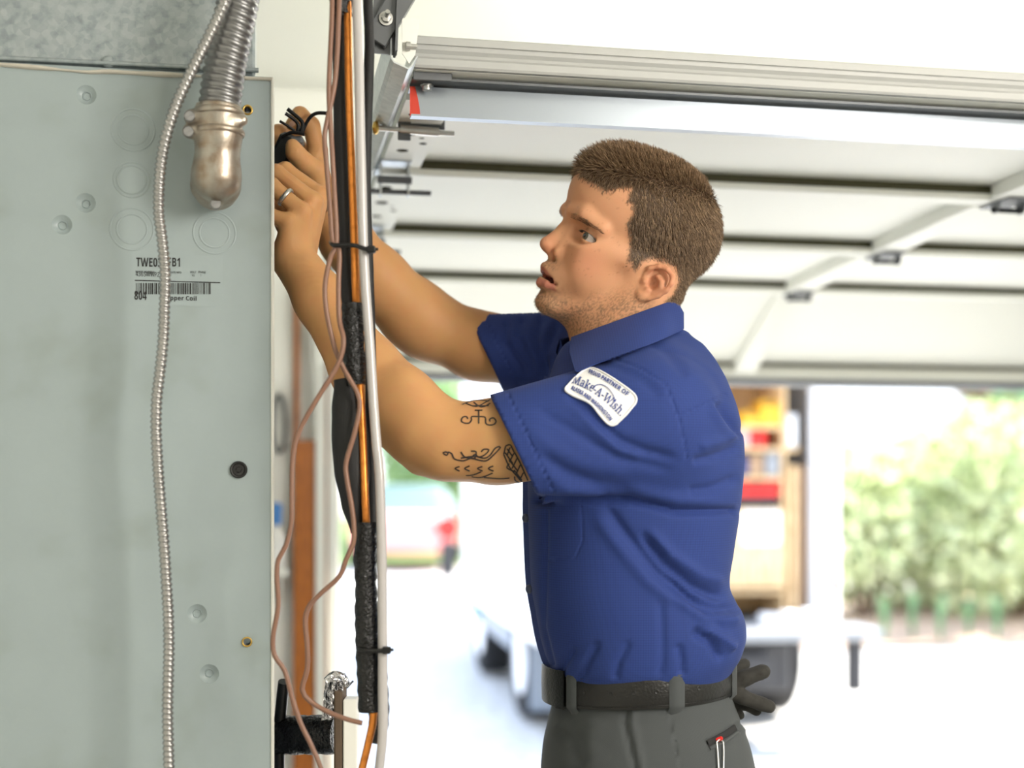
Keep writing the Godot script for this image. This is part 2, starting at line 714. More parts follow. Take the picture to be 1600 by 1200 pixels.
func room_lights() -> void:
	# flush ceiling panels added unseen behind the camera, for soft light from above
	var lamp := mat("lamp glass", Color(1, 0.98, 0.94), 0.5, 0.0, {"emission_enabled": true, "emission": Color(1.0, 0.95, 0.86), "emission_energy_multiplier": 3.0})
	for spot in [[Vector3(1.9, 2.42, -0.2), 1.6, "nearest the right wall"], [Vector3(0.2, 2.42, 1.2), 0.5, "over the garage's back left corner"]]:
		var p: Vector3 = spot[0]
		var t := thing("added_ceiling_light", "flat white ceiling light panel with a thin metal rim, " + spot[2], "ceiling light", p, "ceiling panels behind the camera")
		var s := Shape.new()
		for q in [[0.0, 0.31, 1.24, 0.02], [0.0, -0.31, 1.24, 0.02], [0.61, 0.0, 0.02, 0.6], [-0.61, 0.0, 0.02, 0.6]]:
			s.box(Transform3D(Basis(), p + Vector3(q[0], 0.005, q[1])), Vector3(q[2], 0.05, q[3]), 0.004)
		obj("frame", s, M["white paint"], t)
		s = Shape.new()
		s.box(Transform3D(Basis(), p + Vector3(0, 0.01, 0)), Vector3(1.2, 0.02, 0.6), 0.003)
		obj("diffuser", s, lamp, t)
		var l := AreaLight3D.new()
		l.name = "panel_light"
		l.area_size = Vector2(1.15, 0.56)
		l.light_energy = spot[1]
		l.light_color = Color(1.0, 0.985, 0.96)
		l.area_range = 14.0
		l.area_attenuation = 2.0
		l.shadow_enabled = true
		t.add_child(l)
		l.position = Vector3(0, -0.012, 0)
		l.rotation_degrees = Vector3(-90, 0, 0)

	# soft key light added out of view on a stand, right behind the camera
	var aim := Vector3(0.45, 1.45, -1.7)
	var spot := Vector3(1.37, 1.88, 0.06)
	var w := thing("added_key_panel", "large square soft panel light on a black tripod stand behind the camera", "work light", Vector3(spot.x, 0, spot.z))
	var b := Basis.looking_at(aim - spot, Vector3.UP)
	var k := Shape.new()
	k.box(Transform3D(b, spot + b.z * 0.03), Vector3(0.78, 0.78, 0.05), 0.01)
	obj("panel_frame", k, M["dark plastic"], w)
	k = Shape.new()
	k.box(Transform3D(b, spot), Vector3(0.72, 0.72, 0.02), 0.004)
	obj("lamp_diffuser", k, lamp, w)
	k = Shape.new()
	k.tube(PackedVector3Array([Vector3(spot.x, 0.10, spot.z + 0.06), spot + b.z * 0.06]), 0.016, 12)
	obj("pole", k, M["dark plastic"], w)
	for i in 3:
		k = Shape.new()
		var a := TAU * i / 3.0
		k.tube(PackedVector3Array([Vector3(spot.x, 0.55, spot.z + 0.06), Vector3(spot.x + cos(a) * 0.45, 0.012, spot.z + 0.06 + sin(a) * 0.45)]), 0.011, 10)
		obj("leg", k, M["dark plastic"], w)
	var key := AreaLight3D.new()
	key.name = "panel_light"
	key.area_size = Vector2(0.70, 0.70)
	key.light_energy = 3.15
	key.light_color = Color(1.0, 0.975, 0.945)
	key.area_range = 14.0
	key.area_attenuation = 2.0
	key.shadow_enabled = true
	w.add_child(key)
	key.transform = Transform3D(b, spot - b.z * 0.014 - w.position)
	# hanging tube fitting added out of view to brighten ceiling and front wall
	var at := Vector3(1.3, 2.36, -2.4)
	var h := thing("added_hanging_light", "white hanging tube light on two short rods over the raised door", "hanging light", at)
	var q := Shape.new()
	q.box(Transform3D(Basis(), at + Vector3(0, 0.045, 0)), Vector3(1.25, 0.02, 0.06), 0.004)
	for x in [-0.63, 0.63]:
		q.box(Transform3D(Basis(), at + Vector3(x, 0.02, 0)), Vector3(0.02, 0.07, 0.06), 0.004)
	obj("housing", q, M["white paint"], h)
	for x in [-0.4, 0.4]:
		q = Shape.new()
		q.tube(PackedVector3Array([at + Vector3(x, 0.05, 0), at + Vector3(x, 0.095, 0)]), 0.006, 8)
		obj("rod", q, M["white paint"], h)
	for i in 3:
		q = Shape.new()
		q.tube(PackedVector3Array([at + Vector3(-0.61 + i * 0.41, 0, 0), at + Vector3(-0.61 + i * 0.41 + 0.4, 0, 0)]), 0.018, 14)
		obj("lamp_tube", q, lamp, h)
		var o := OmniLight3D.new()
		o.name = "tube_light"
		o.light_energy = 0.24
		o.light_size = 0.016
		o.omni_range = 12.0
		o.omni_attenuation = 2.0
		o.light_color = Color(1.0, 0.99, 0.97)
		o.shadow_enabled = true
		h.add_child(o, true)
		o.position = Vector3(-0.41 + i * 0.41, 0, 0)

func materials() -> void:
	var grain := noise_picture(noise_of(0.02, 3), 512)
	var fine := noise_picture(noise_of(0.12, 4), 512)
	mat("drywall", Color(0.925, 0.925, 0.895), 0.85, 0.0, {"heightmap_enabled": true, "heightmap_texture": fine, "heightmap_scale": 0.03})
	triplanar(M["drywall"], 1.5)
	mat("floor paint", Color(0.72, 0.715, 0.70), 0.5)
	mat("concrete", Color(0.86, 0.85, 0.82), 0.9, 0.0, {"albedo_texture": noise_picture(noise_of(0.03, 9), 512, [[0.0, 1.0], [Color(0.8, 0.8, 0.8), Color.WHITE]])})
	triplanar(M["concrete"], 0.6)
	mat("door paint", Color(0.92, 0.925, 0.89), 0.45, 0.0, {"heightmap_enabled": true, "heightmap_texture": fine, "heightmap_scale": 0.012})
	triplanar(M["door paint"], 4.0)
	mat("white paint", Color(0.91, 0.91, 0.88), 0.4)
	mat("rail paint", Color(0.67, 0.675, 0.665), 0.45)
	mat("gap shade", Color(0.25, 0.24, 0.14), 0.75)  # dark olive painted as the shade in the door's gaps and holes
	# galvanised steel: flat spangles of slightly different tone
	var spangle := noise_of(0.05, 11, FastNoiseLite.TYPE_CELLULAR, 1)
	spangle.cellular_return_type = FastNoiseLite.RETURN_CELL_VALUE
	spangle.cellular_jitter = 1.0
	var spots := noise_picture(spangle, 512, [[0.0, 0.5, 1.0], [Color(0.90, 0.91, 0.92), Color(0.96, 0.965, 0.97), Color(1, 1, 1)]])
	mat("galvanised", Color(0.80, 0.82, 0.83), 0.34, 0.85, {"albedo_texture": spots})
	triplanar(M["galvanised"], 5.0)
	mat("duct steel", Color(0.70, 0.73, 0.74), 0.42, 0.55, {"albedo_texture": spots, "detail_enabled": true, "detail_albedo": noise_picture(noise_of(0.012, 21, FastNoiseLite.TYPE_SIMPLEX, 5), 512, [[0.0, 0.45, 1.0], [Color(0.82, 0.84, 0.85), Color(0.95, 0.96, 0.96), Color(1, 1, 1)]]), "detail_blend_mode": BaseMaterial3D.BLEND_MODE_MUL})
	triplanar(M["duct steel"], 6.0)
	mat("bare steel", Color(0.78, 0.78, 0.77), 0.28, 0.95)
	mat("strut steel", Color(0.60, 0.63, 0.66), 0.3, 0.8)
	mat("dark steel", Color(0.42, 0.43, 0.44), 0.45, 0.8)
	mat("black steel", Color(0.07, 0.07, 0.075), 0.35, 0.6)
	mat("cast zinc", Color(0.70, 0.68, 0.65), 0.36, 0.8, {"albedo_texture": noise_picture(noise_of(0.014, 5, FastNoiseLite.TYPE_SIMPLEX, 5), 512, [[0.0, 0.35, 0.6, 1.0], [Color(0.74, 0.65, 0.57), Color(0.88, 0.83, 0.78), Color(0.94, 0.92, 0.89), Color(1, 1, 1)]]), "heightmap_enabled": true, "heightmap_texture": fine, "heightmap_scale": 0.02})
	triplanar(M["cast zinc"], 5.0)
	mat("flex steel", Color(0.55, 0.55, 0.55), 0.33, 0.85)
	mat("armour steel", Color(0.68, 0.675, 0.67), 0.27, 0.9)
	mat("cabinet paint", Color(0.61, 0.66, 0.665), 0.36, 0.0, {"heightmap_enabled": true, "heightmap_texture": grain, "heightmap_scale": 0.03, "albedo_texture": noise_picture(noise_of(0.006, 15, FastNoiseLite.TYPE_SIMPLEX, 4), 512, [[0.0, 0.4, 1.0], [Color(0.93, 0.93, 0.91), Color(0.98, 0.98, 0.98), Color(1, 1, 1)]])})
	triplanar(M["cabinet paint"], 2.0)
	mat("caulk", Color(0.76, 0.74, 0.69), 0.6)
	mat("ink", Color(0.08, 0.08, 0.085), 0.6)
	mat("copper", Color(0.90, 0.57, 0.27), 0.38, 0.85, {"albedo_texture": noise_picture(noise_of(0.02, 31), 256, [[0.0, 0.5, 1.0], [Color(0.88, 0.84, 0.8), Color(1, 1, 1), Color(1, 1, 1)]])})
	triplanar(M["copper"], 12.0)
	mat("wire jacket", Color(0.51, 0.375, 0.305), 0.42)
	mat("foam", Color(0.055, 0.055, 0.06), 0.62, 0.0, {"heightmap_enabled": true, "heightmap_texture": fine, "heightmap_scale": 0.04})
	triplanar(M["foam"], 12.0)
	mat("tape", Color(0.035, 0.035, 0.04), 0.22, 0.0, {"heightmap_enabled": true, "heightmap_texture": noise_picture(noise_of(0.035, 41, FastNoiseLite.TYPE_SIMPLEX, 4), 512), "heightmap_scale": 0.18})
	triplanar(M["tape"], 10.0)
	mat("tube plastic", Color(0.70, 0.685, 0.68), 0.25, 0.0, {"clearcoat_enabled": true, "clearcoat": 0.5, "clearcoat_roughness": 0.15})
	mat("nylon", Color(0.04, 0.04, 0.045), 0.35)
	mat("red paint", Color(0.78, 0.20, 0.10), 0.4)
	mat("brass", Color(0.80, 0.66, 0.35), 0.3, 0.9)
	mat("plug", Color(0.09, 0.085, 0.08), 0.5)
	var wood := noise_picture(noise_of(0.02, 51, FastNoiseLite.TYPE_SIMPLEX, 4), 512, [[0.0, 0.5, 1.0], [Color(0.72, 0.68, 0.62), Color(0.93, 0.92, 0.9), Color(1, 1, 1)]])
	mat("stained wood", Color(0.72, 0.42, 0.12), 0.4, 0.0, {"albedo_texture": wood, "uv1_triplanar": true, "uv1_scale": Vector3(14, 1.5, 14)})
	mat("pale plywood", Color(0.94, 0.81, 0.62), 0.6, 0.0, {"albedo_texture": wood, "uv1_triplanar": true, "uv1_scale": Vector3(4, 0.6, 4)})
	mat("foil", Color(0.86, 0.86, 0.87), 0.22, 0.95, {"heightmap_enabled": true, "heightmap_texture": noise_picture(noise_of(0.04, 61, FastNoiseLite.TYPE_CELLULAR, 3), 256), "heightmap_scale": 0.5})
	triplanar(M["foil"], 14.0)
	mat("kraft", Color(0.36, 0.30, 0.24), 0.9)
	mat("truck paint", Color(0.92, 0.92, 0.92), 0.3)
	mat("tyre", Color(0.06, 0.06, 0.065), 0.8)
	mat("bed grey", Color(0.48, 0.52, 0.57), 0.5, 0.2)
	mat("dark plastic", Color(0.15, 0.15, 0.16), 0.5)
	mat("soil", Color(0.78, 0.68, 0.60), 0.95, 0.0, {"albedo_texture": wood})
	triplanar(M["soil"], 1.0)
	mat("lawn", Color(0.38, 0.47, 0.2), 0.95, 0.0, {"albedo_texture": wood})
	triplanar(M["lawn"], 0.7)
	mat("leaf", Color(1, 1, 1), 0.55, 0.0, {"vertex_color_use_as_albedo": true, "backlight_enabled": true, "backlight": Color(0.5, 0.55, 0.3)})
	mat("bark", Color(0.36, 0.29, 0.22), 0.9)
	for q in [["yellow", 0.90, 0.68, 0.16], ["red", 0.82, 0.13, 0.10], ["pink", 0.88, 0.66, 0.62], ["blue", 0.16, 0.22, 0.42], ["white", 0.93, 0.93, 0.92], ["sky blue", 0.28, 0.52, 0.80], ["tan", 0.62, 0.50, 0.38], ["hazed red", 0.92, 0.60, 0.58], ["grey", 0.55, 0.56, 0.57]]:  # the parked car's red is paled for the glare over it
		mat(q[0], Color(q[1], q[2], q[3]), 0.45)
	mat("glass", Color(0.42, 0.50, 0.48), 0.08)

# ---------------------------------------------------------------- the garage
func garage() -> void:
	var s := Shape.new()
	s.box(Transform3D(Basis(), Vector3(1.2, -0.075, -0.75)), Vector3(4.4, 0.15, 6.1))
	struct("floor", s, M["floor paint"])
	s = Shape.new()
	s.box(Transform3D(Basis(), Vector3(1.2, 2.52, -0.75)), Vector3(4.4, 0.14, 6.1))
	struct("ceiling", s, M["drywall"])
	s = Shape.new()
	s.box(Transform3D(Basis(), Vector3(-0.86, 1.22, -0.75)), Vector3(0.14, 2.46, 5.7))
	struct("wall_left", s, M["drywall"])
	s = Shape.new()
	s.box(Transform3D(Basis(), Vector3(3.27, 1.22, -0.75)), Vector3(0.14, 2.46, 5.7))
	struct("wall_right", s, M["drywall"])
	s = Shape.new()
	s.box(Transform3D(Basis(), Vector3(1.2, 1.22, 2.22)), Vector3(4.4, 2.46, 0.14))
	struct("wall_back", s, M["drywall"])
	s = Shape.new()
	s.box(Transform3D(Basis(), Vector3(-0.36, 1.22, -3.67)), Vector3(1.13, 2.46, 0.14))
	s.box(Transform3D(Basis(), Vector3(2.82, 1.22, -3.67)), Vector3(0.98, 2.46, 0.14))
	s.box(Transform3D(Basis(), Vector3(1.27, 2.21, -3.67)), Vector3(2.14, 0.48, 0.14))
	struct("wall_front", s, M["drywall"])
	# the jamb beside the opening: a stained board, a vertical track and painted trim
	s = Shape.new()
	s.box(Transform3D(Basis(), Vector3(0.118, 0.76, -3.56)), Vector3(0.056, 1.52, 0.05), 0.003)
	tag(obj("wooden_board", s, M["stained wood"]), "orange stained wooden board upright against the white wall beside the opening", "board")
	s = Shape.new()
	s.box(Transform3D(Basis(), Vector3(0.100, 1.74, -3.588)), Vector3(0.014, 0.44, 0.024), 0.001)
	s.box(Transform3D(Basis(), Vector3(0.177, 0.97, -3.590)), Vector3(0.008, 1.94, 0.02), 0.001)
	struct("trim_1", s, M["stained wood"])
	s = Shape.new()
	s.box(Transform3D(Basis(), Vector3(0.196, 0.975, -3.585)), Vector3(0.03, 1.95, 0.03), 0.003)
	struct("trim_2", s, M["white paint"])
	s = Shape.new()
	s.box(Transform3D(Basis(), Vector3(0.149, 0.93, -3.555)), Vector3(0.003, 1.86, 0.06))
	s.box(Transform3D(Basis(), Vector3(0.160, 0.93, -3.527)), Vector3(0.025, 1.86, 0.003))
	s.box(Transform3D(Basis(), Vector3(0.171, 0.93, -3.54)), Vector3(0.003, 1.86, 0.03))
	tag(obj("vertical_track", s, M["white paint"]), "white steel vertical channel for the overhead door, beside the stained board", "door track")
	# what shows in the slit between the cabinet and the board
	s = Shape.new()
	var ring := []
	for i in 25:
		ring.append(Vector3(0.055, 1.565, -3.585) + Vector3(cos(TAU * i / 24.0) * 0.018, sin(TAU * i / 24.0) * 0.075, 0.004 * sin(TAU * i / 12.0)))
	s.tube(curve(ring, 0.01), 0.0055, 8)
	tag(obj("cable_loop", s, M["dark steel"]), "grey loop of cable hanging on the white wall beside the cabinet", "cable")
	s = Shape.new()
	s.box(Transform3D(Basis(), Vector3(0.03, 1.18, -3.54)), Vector3(0.09, 0.02, 0.12), 0.003)
	for dx in [-0.03, 0.03]:
		s.prism(PackedVector2Array([Vector2(0, 0), Vector2(0.09, 0), Vector2(0, -0.08)]), 0.006, Transform3D(Basis(Vector3(0, 0, 1), Vector3(0, 1, 0), Vector3(-1, 0, 0)), Vector3(0.03 + dx, 1.17, -3.6)))
	tag(obj("wall_shelf", s, M["white paint"]), "small white bracketed shelf on the wall beyond the cabinet edge", "shelf")
	var b := thing("spray_bottle", "small white bottle with a blue cap on the little wall shelf", "bottle", Vector3(0.045, 1.19, -3.54))
	s = Shape.new()
	s.lathe(PackedVector2Array([Vector2(0, 0), Vector2(0.024, 0), Vector2(0.026, 0.004), Vector2(0.026, 0.08), Vector2(0.012, 0.10), Vector2(0.012, 0.112)]), 20, Transform3D(Basis(), b.position))
	obj("body", s, M["white"], b)
	s = Shape.new()
	s.lathe(PackedVector2Array([Vector2(0.016, 0.11), Vector2(0.017, 0.16), Vector2(0.012, 0.168), Vector2(0, 0.168)]), 20, Transform3D(Basis(), b.position))
	obj("cap", s, M["sky blue"], b, "blue cap")

func slab_between(s: Shape, x0: float, x1: float, z0: float, y0: float, z1: float, y1: float, down: float, up: float, bevel := 0.0) -> void:
	# a board that runs across the door from (z0, y0) to (z1, y1); it reaches down and up from that line
	var mid := Vector3((x0 + x1) / 2, (y0 + y1) / 2, (z0 + z1) / 2)
	var along := Vector3(0, y1 - y0, z1 - z0)
	var fw := along.normalized()
	var upv := Vector3(1, 0, 0).cross(fw)
	if upv.y < 0:
		upv = -upv
	s.box(Transform3D(Basis(Vector3(1, 0, 0), upv, Vector3(1, 0, 0).cross(upv)), mid + upv * (up - down) / 2), Vector3(x1 - x0, up + down, along.length()), bevel)

const SEAMS := [[-1.68, 1.924], [-2.14, 1.922], [-2.60, 1.908], [-3.06, 1.893], [-3.43, 1.725]]

func garage_door() -> void:
	var t := thing("door_1", "raised white overhead garage door of four steel sections hanging over the man", "garage door")
	tag(t, "", "", "", "structure")
	var x0 := 0.192
	var x1 := 2.34
	var s: Shape
	for i in 4:
		s = Shape.new()
		var a: Array = SEAMS[i]
		var b: Array = SEAMS[i + 1]
		var gap := 0.004
		slab_between(s, x0, x1, a[0] - (0.0 if i == 0 else gap), a[1], b[0] + gap, b[1], 0.0, 0.04, 0.003)
		obj("door_panel", s, M["door paint"], t)
	# ribbed edge of the top section, the face turned to the camera
	s = Shape.new()
	var ribs := PackedVector2Array([Vector2(0, 0.0), Vector2(0.007, 0.0), Vector2(0.009, 0.003), Vector2(0.009, 0.011), Vector2(0.004, 0.015), Vector2(0.003, 0.019), Vector2(0.007, 0.023), Vector2(0.008, 0.027), Vector2(0.0075, 0.0285), Vector2(0.010, 0.029), Vector2(0.010, 0.037), Vector2(0.008, 0.0395), Vector2(0, 0.0395)])
	s.prism(ribs, x1 - x0, Transform3D(Basis(Vector3(0, 0, 1), Vector3(0, 1, 0), Vector3(1, 0, 0)), Vector3(x0, SEAMS[0][1], SEAMS[0][0])))
	obj("edge_rail", s, M["rail paint"], t)
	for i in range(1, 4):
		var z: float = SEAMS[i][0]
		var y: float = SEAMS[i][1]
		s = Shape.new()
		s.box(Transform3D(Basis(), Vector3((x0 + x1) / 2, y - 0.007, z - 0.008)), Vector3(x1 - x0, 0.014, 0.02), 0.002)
		obj("seam_shade_strip", s, M["gap shade"], t)  # strip coloured dark to stand for the shaded gap between sections
		s = Shape.new()
		s.box(Transform3D(Basis(), Vector3((x0 + x1) / 2, y - 0.0195, z - 0.02)), Vector3(x1 - x0, 0.011, 0.05), 0.003)
		obj("section_lip", s, M["door paint"], t)
	# bottom rail
	var e: Array = SEAMS[4]
	s = Shape.new()
	slab_between(s, x0, x1, e[0] + 0.012, e[1] - 0.004, e[0] - 0.03, e[1] - 0.018, 0.026, 0.04, 0.003)
	obj("bottom_rail", s, M["door paint"], t)
	s = Shape.new()
	slab_between(s, x0, x1, e[0] + 0.004, e[1] - 0.034, e[0] - 0.028, e[1] - 0.045, 0.012, 0.0, 0.004)
	obj("bottom_seal", s, M["dark steel"], t)
	s = Shape.new()
	slab_between(s, x0, x1, e[0] + 0.018, e[1] + 0.006, e[0] + 0.01, e[1] + 0.002, 0.006, 0.0)
	obj("bottom_seam", s, M["gap shade"], t)
	# the strut across the top section, its end dipped in red
	s = Shape.new()
	s.box(Transform3D(Basis(), Vector3((x0 + x1) / 2, 1.8935, -1.722)), Vector3(x1 - x0, 0.041, 0.0016))
	s.box(Transform3D(Basis(), Vector3((x0 + x1) / 2, 1.8738, -1.715)), Vector3(x1 - x0, 0.0022, 0.016))
	s.box(Transform3D(Basis(), Vector3((x0 + x1) / 2, 1.9135, -1.735)), Vector3(x1 - x0, 0.0016, 0.028))
	var st := obj("strut", s, M["strut steel"], t)
	s = Shape.new()
	s.prism(PackedVector2Array([Vector2(0, 0), Vector2(0.0135, 0), Vector2(0.0125, 0.012), Vector2(0.010, 0.026), Vector2(0.0065, 0.0395), Vector2(0, 0.0395)]), 0.0006, Transform3D(Basis(), Vector3(x0 - 0.0003, 1.8745, -1.7210)))
	obj("painted_end", s, M["red paint"], st, "red painted end of the strut")
	s = Shape.new()
	s.box(Transform3D(Basis(), Vector3((x0 + x1) / 2, 1.9185, -1.715)), Vector3(x1 - x0, 0.003, 0.03))
	obj("strut_flange", s, M["dark steel"], t)
	s = Shape.new()
	s.box(Transform3D(Basis(), Vector3(x0 + 0.025, 1.9185, -1.690)), Vector3(0.05, 0.011, 0.003), 0.001)
	obj("top_bracket", s, M["dark steel"], t)
	s = Shape.new()
	s.lathe(PackedVector2Array([Vector2(0, -0.004), Vector2(0.006, -0.004), Vector2(0.006, 0.001), Vector2(0.0085, 0.001), Vector2(0.0085, 0.003)]), 6, Transform3D(Basis(), Vector3(x0 + 0.02, 1.910, -1.708)))
	obj("bolt", s, M["bare steel"], t)
	# the stile down the left edge, pierced
	for i in 4:
		var a: Array = SEAMS[i]
		var b: Array = SEAMS[i + 1]
		if i < 3:
			var c := CSGBox3D.new()
			c.name = "end_stile"
			var za: float = a[0] - 0.05 if i > 0 else -1.76
			var zb: float = b[0] + 0.004
			c.size = Vector3(0.062, 0.016, za - zb)
			c.material = M["door paint"]
			t.add_child(c, true)
			c.position = Vector3(x0 + 0.030, (a[1] + b[1]) / 2 - 0.008, (za + zb) / 2)
			c.rotation.x = atan2(a[1] - b[1], a[0] - b[0]) * -1.0
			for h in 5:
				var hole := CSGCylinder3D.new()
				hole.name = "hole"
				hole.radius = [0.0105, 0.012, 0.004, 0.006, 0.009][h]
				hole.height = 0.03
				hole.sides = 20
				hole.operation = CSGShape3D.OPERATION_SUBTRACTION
				hole.material = M["gap shade"]  # hole walls coloured dark as the shade inside them
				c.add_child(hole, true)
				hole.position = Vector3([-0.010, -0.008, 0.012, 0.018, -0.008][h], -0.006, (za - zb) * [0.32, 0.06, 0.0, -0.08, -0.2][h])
		s = Shape.new()
		slab_between(s, 1.245, 1.305, a[0] - (0.05 if i > 0 else 0.08), a[1] - 0.0, b[0] + 0.01, b[1], 0.026, 0.0, 0.002)
		obj("centre_stile", s, M["door paint"], t)
	# hinges on the centre stile, roller hinges on the left edge
	for i in range(1, 4):
		hinge(t, Vector3(1.285, SEAMS[i][1] - 0.030, SEAMS[i][0] - 0.004), 1.0)
	for i in range(1, 4):
		roller(t, Vector3(x0 - 0.012, SEAMS[i][1] - 0.056, SEAMS[i][0] + 0.015), false)
	roller(t, Vector3(x0 - 0.010, 1.897, -1.87), true)

func hinge(t: Node3D, p: Vector3, k: float) -> void:
	var s := Shape.new()
	s.box(Transform3D(Basis(), p + Vector3(0, 0.002, 0.02)), Vector3(0.05, 0.003, 0.05), 0.001)
	s.box(Transform3D(Basis(), p + Vector3(0, 0.002, -0.03)), Vector3(0.05, 0.003, 0.04), 0.001)
	for x in [-0.024, 0.024]:
		s.prism(PackedVector2Array([Vector2(-0.016, 0.004), Vector2(0.016, 0.004), Vector2(0.008, -0.016), Vector2(-0.008, -0.016)]), 0.003, Transform3D(Basis(Vector3(0, 0, 1), Vector3(0, 1, 0), Vector3(1, 0, 0)), p + Vector3(x, 0, 0)))
	var o := obj("hinge", s, M["dark steel"], t)
	s = Shape.new()
	s.tube(PackedVector3Array([p + Vector3(-0.03, -0.011, 0), p + Vector3(0.03, -0.011, 0)]), 0.0045, 10)
	obj("pin", s, M["black steel"], o)

func roller(t: Node3D, p: Vector3, top: bool) -> void:
	var s := Shape.new()
	var o: MeshInstance3D
	if top:   # a bent plate carrying a long sleeve
		s.box(Transform3D(Basis(), p + Vector3(0.018, 0.022, 0.004)), Vector3(0.018, 0.075, 0.003), 0.001)
		s.box(Transform3D(Basis(), p + Vector3(0.046, 0.012, -0.004)), Vector3(0.060, 0.016, 0.003), 0.001)
		o = obj("roller_bracket", s, M["dark steel"], t)
		s = Shape.new()
		s.tube(PackedVector3Array([p + Vector3(0.012, 0, 0.004), p + Vector3(0.066, -0.002, 0.004)]), 0.0062, 16)
		obj("sleeve", s, M["bare steel"], o)
		s = Shape.new()
		s.tube(PackedVector3Array([p + Vector3(-0.02, 0, 0.004), p + Vector3(0.088, -0.003, 0.004)]), 0.0038, 12)
		obj("stem", s, M["bare steel"], o)
	else:
		s.box(Transform3D(Basis(), p + Vector3(0.03, 0.040, 0.02)), Vector3(0.050, 0.004, 0.05), 0.001)
		s.box(Transform3D(Basis(), p + Vector3(0.03, 0.040, -0.035)), Vector3(0.050, 0.004, 0.045), 0.001)
		for x in [0.008, 0.052]:
			s.prism(PackedVector2Array([Vector2(-0.020, 0.042), Vector2(0.020, 0.042), Vector2(0.009, -0.007), Vector2(-0.009, -0.007)]), 0.003, Transform3D(Basis(Vector3(0, 0, 1), Vector3(0, 1, 0), Vector3(1, 0, 0)), p + Vector3(x, 0, 0)))
		o = obj("roller_hinge", s, M["galvanised"], t)
		s = Shape.new()
		s.tube(PackedVector3Array([p + Vector3(0.004, 0.016, 0.014), p + Vector3(0.058, 0.016, 0.014)]), 0.006, 10)
		s.tube(PackedVector3Array([p + Vector3(-0.02, 0, 0), p + Vector3(0.09, 0, 0)]), 0.0042, 10)
		obj("stem", s, M["dark steel"], o)
	s = Shape.new()
	var k := 0.5 if top else 0.8
	s.lathe(PackedVector2Array([Vector2(0, -0.006), Vector2(0.016, -0.006) * k, Vector2(0.019, 0) * k, Vector2(0.016, 0.006) * k, Vector2(0, 0.006)]), 20, frame(p + Vector3(-0.022, 0, 0.004 if top else 0.0), Vector3(1, 0, 0)), false)
	obj("wheel", s, M["brass"] if top else M["white"], o)

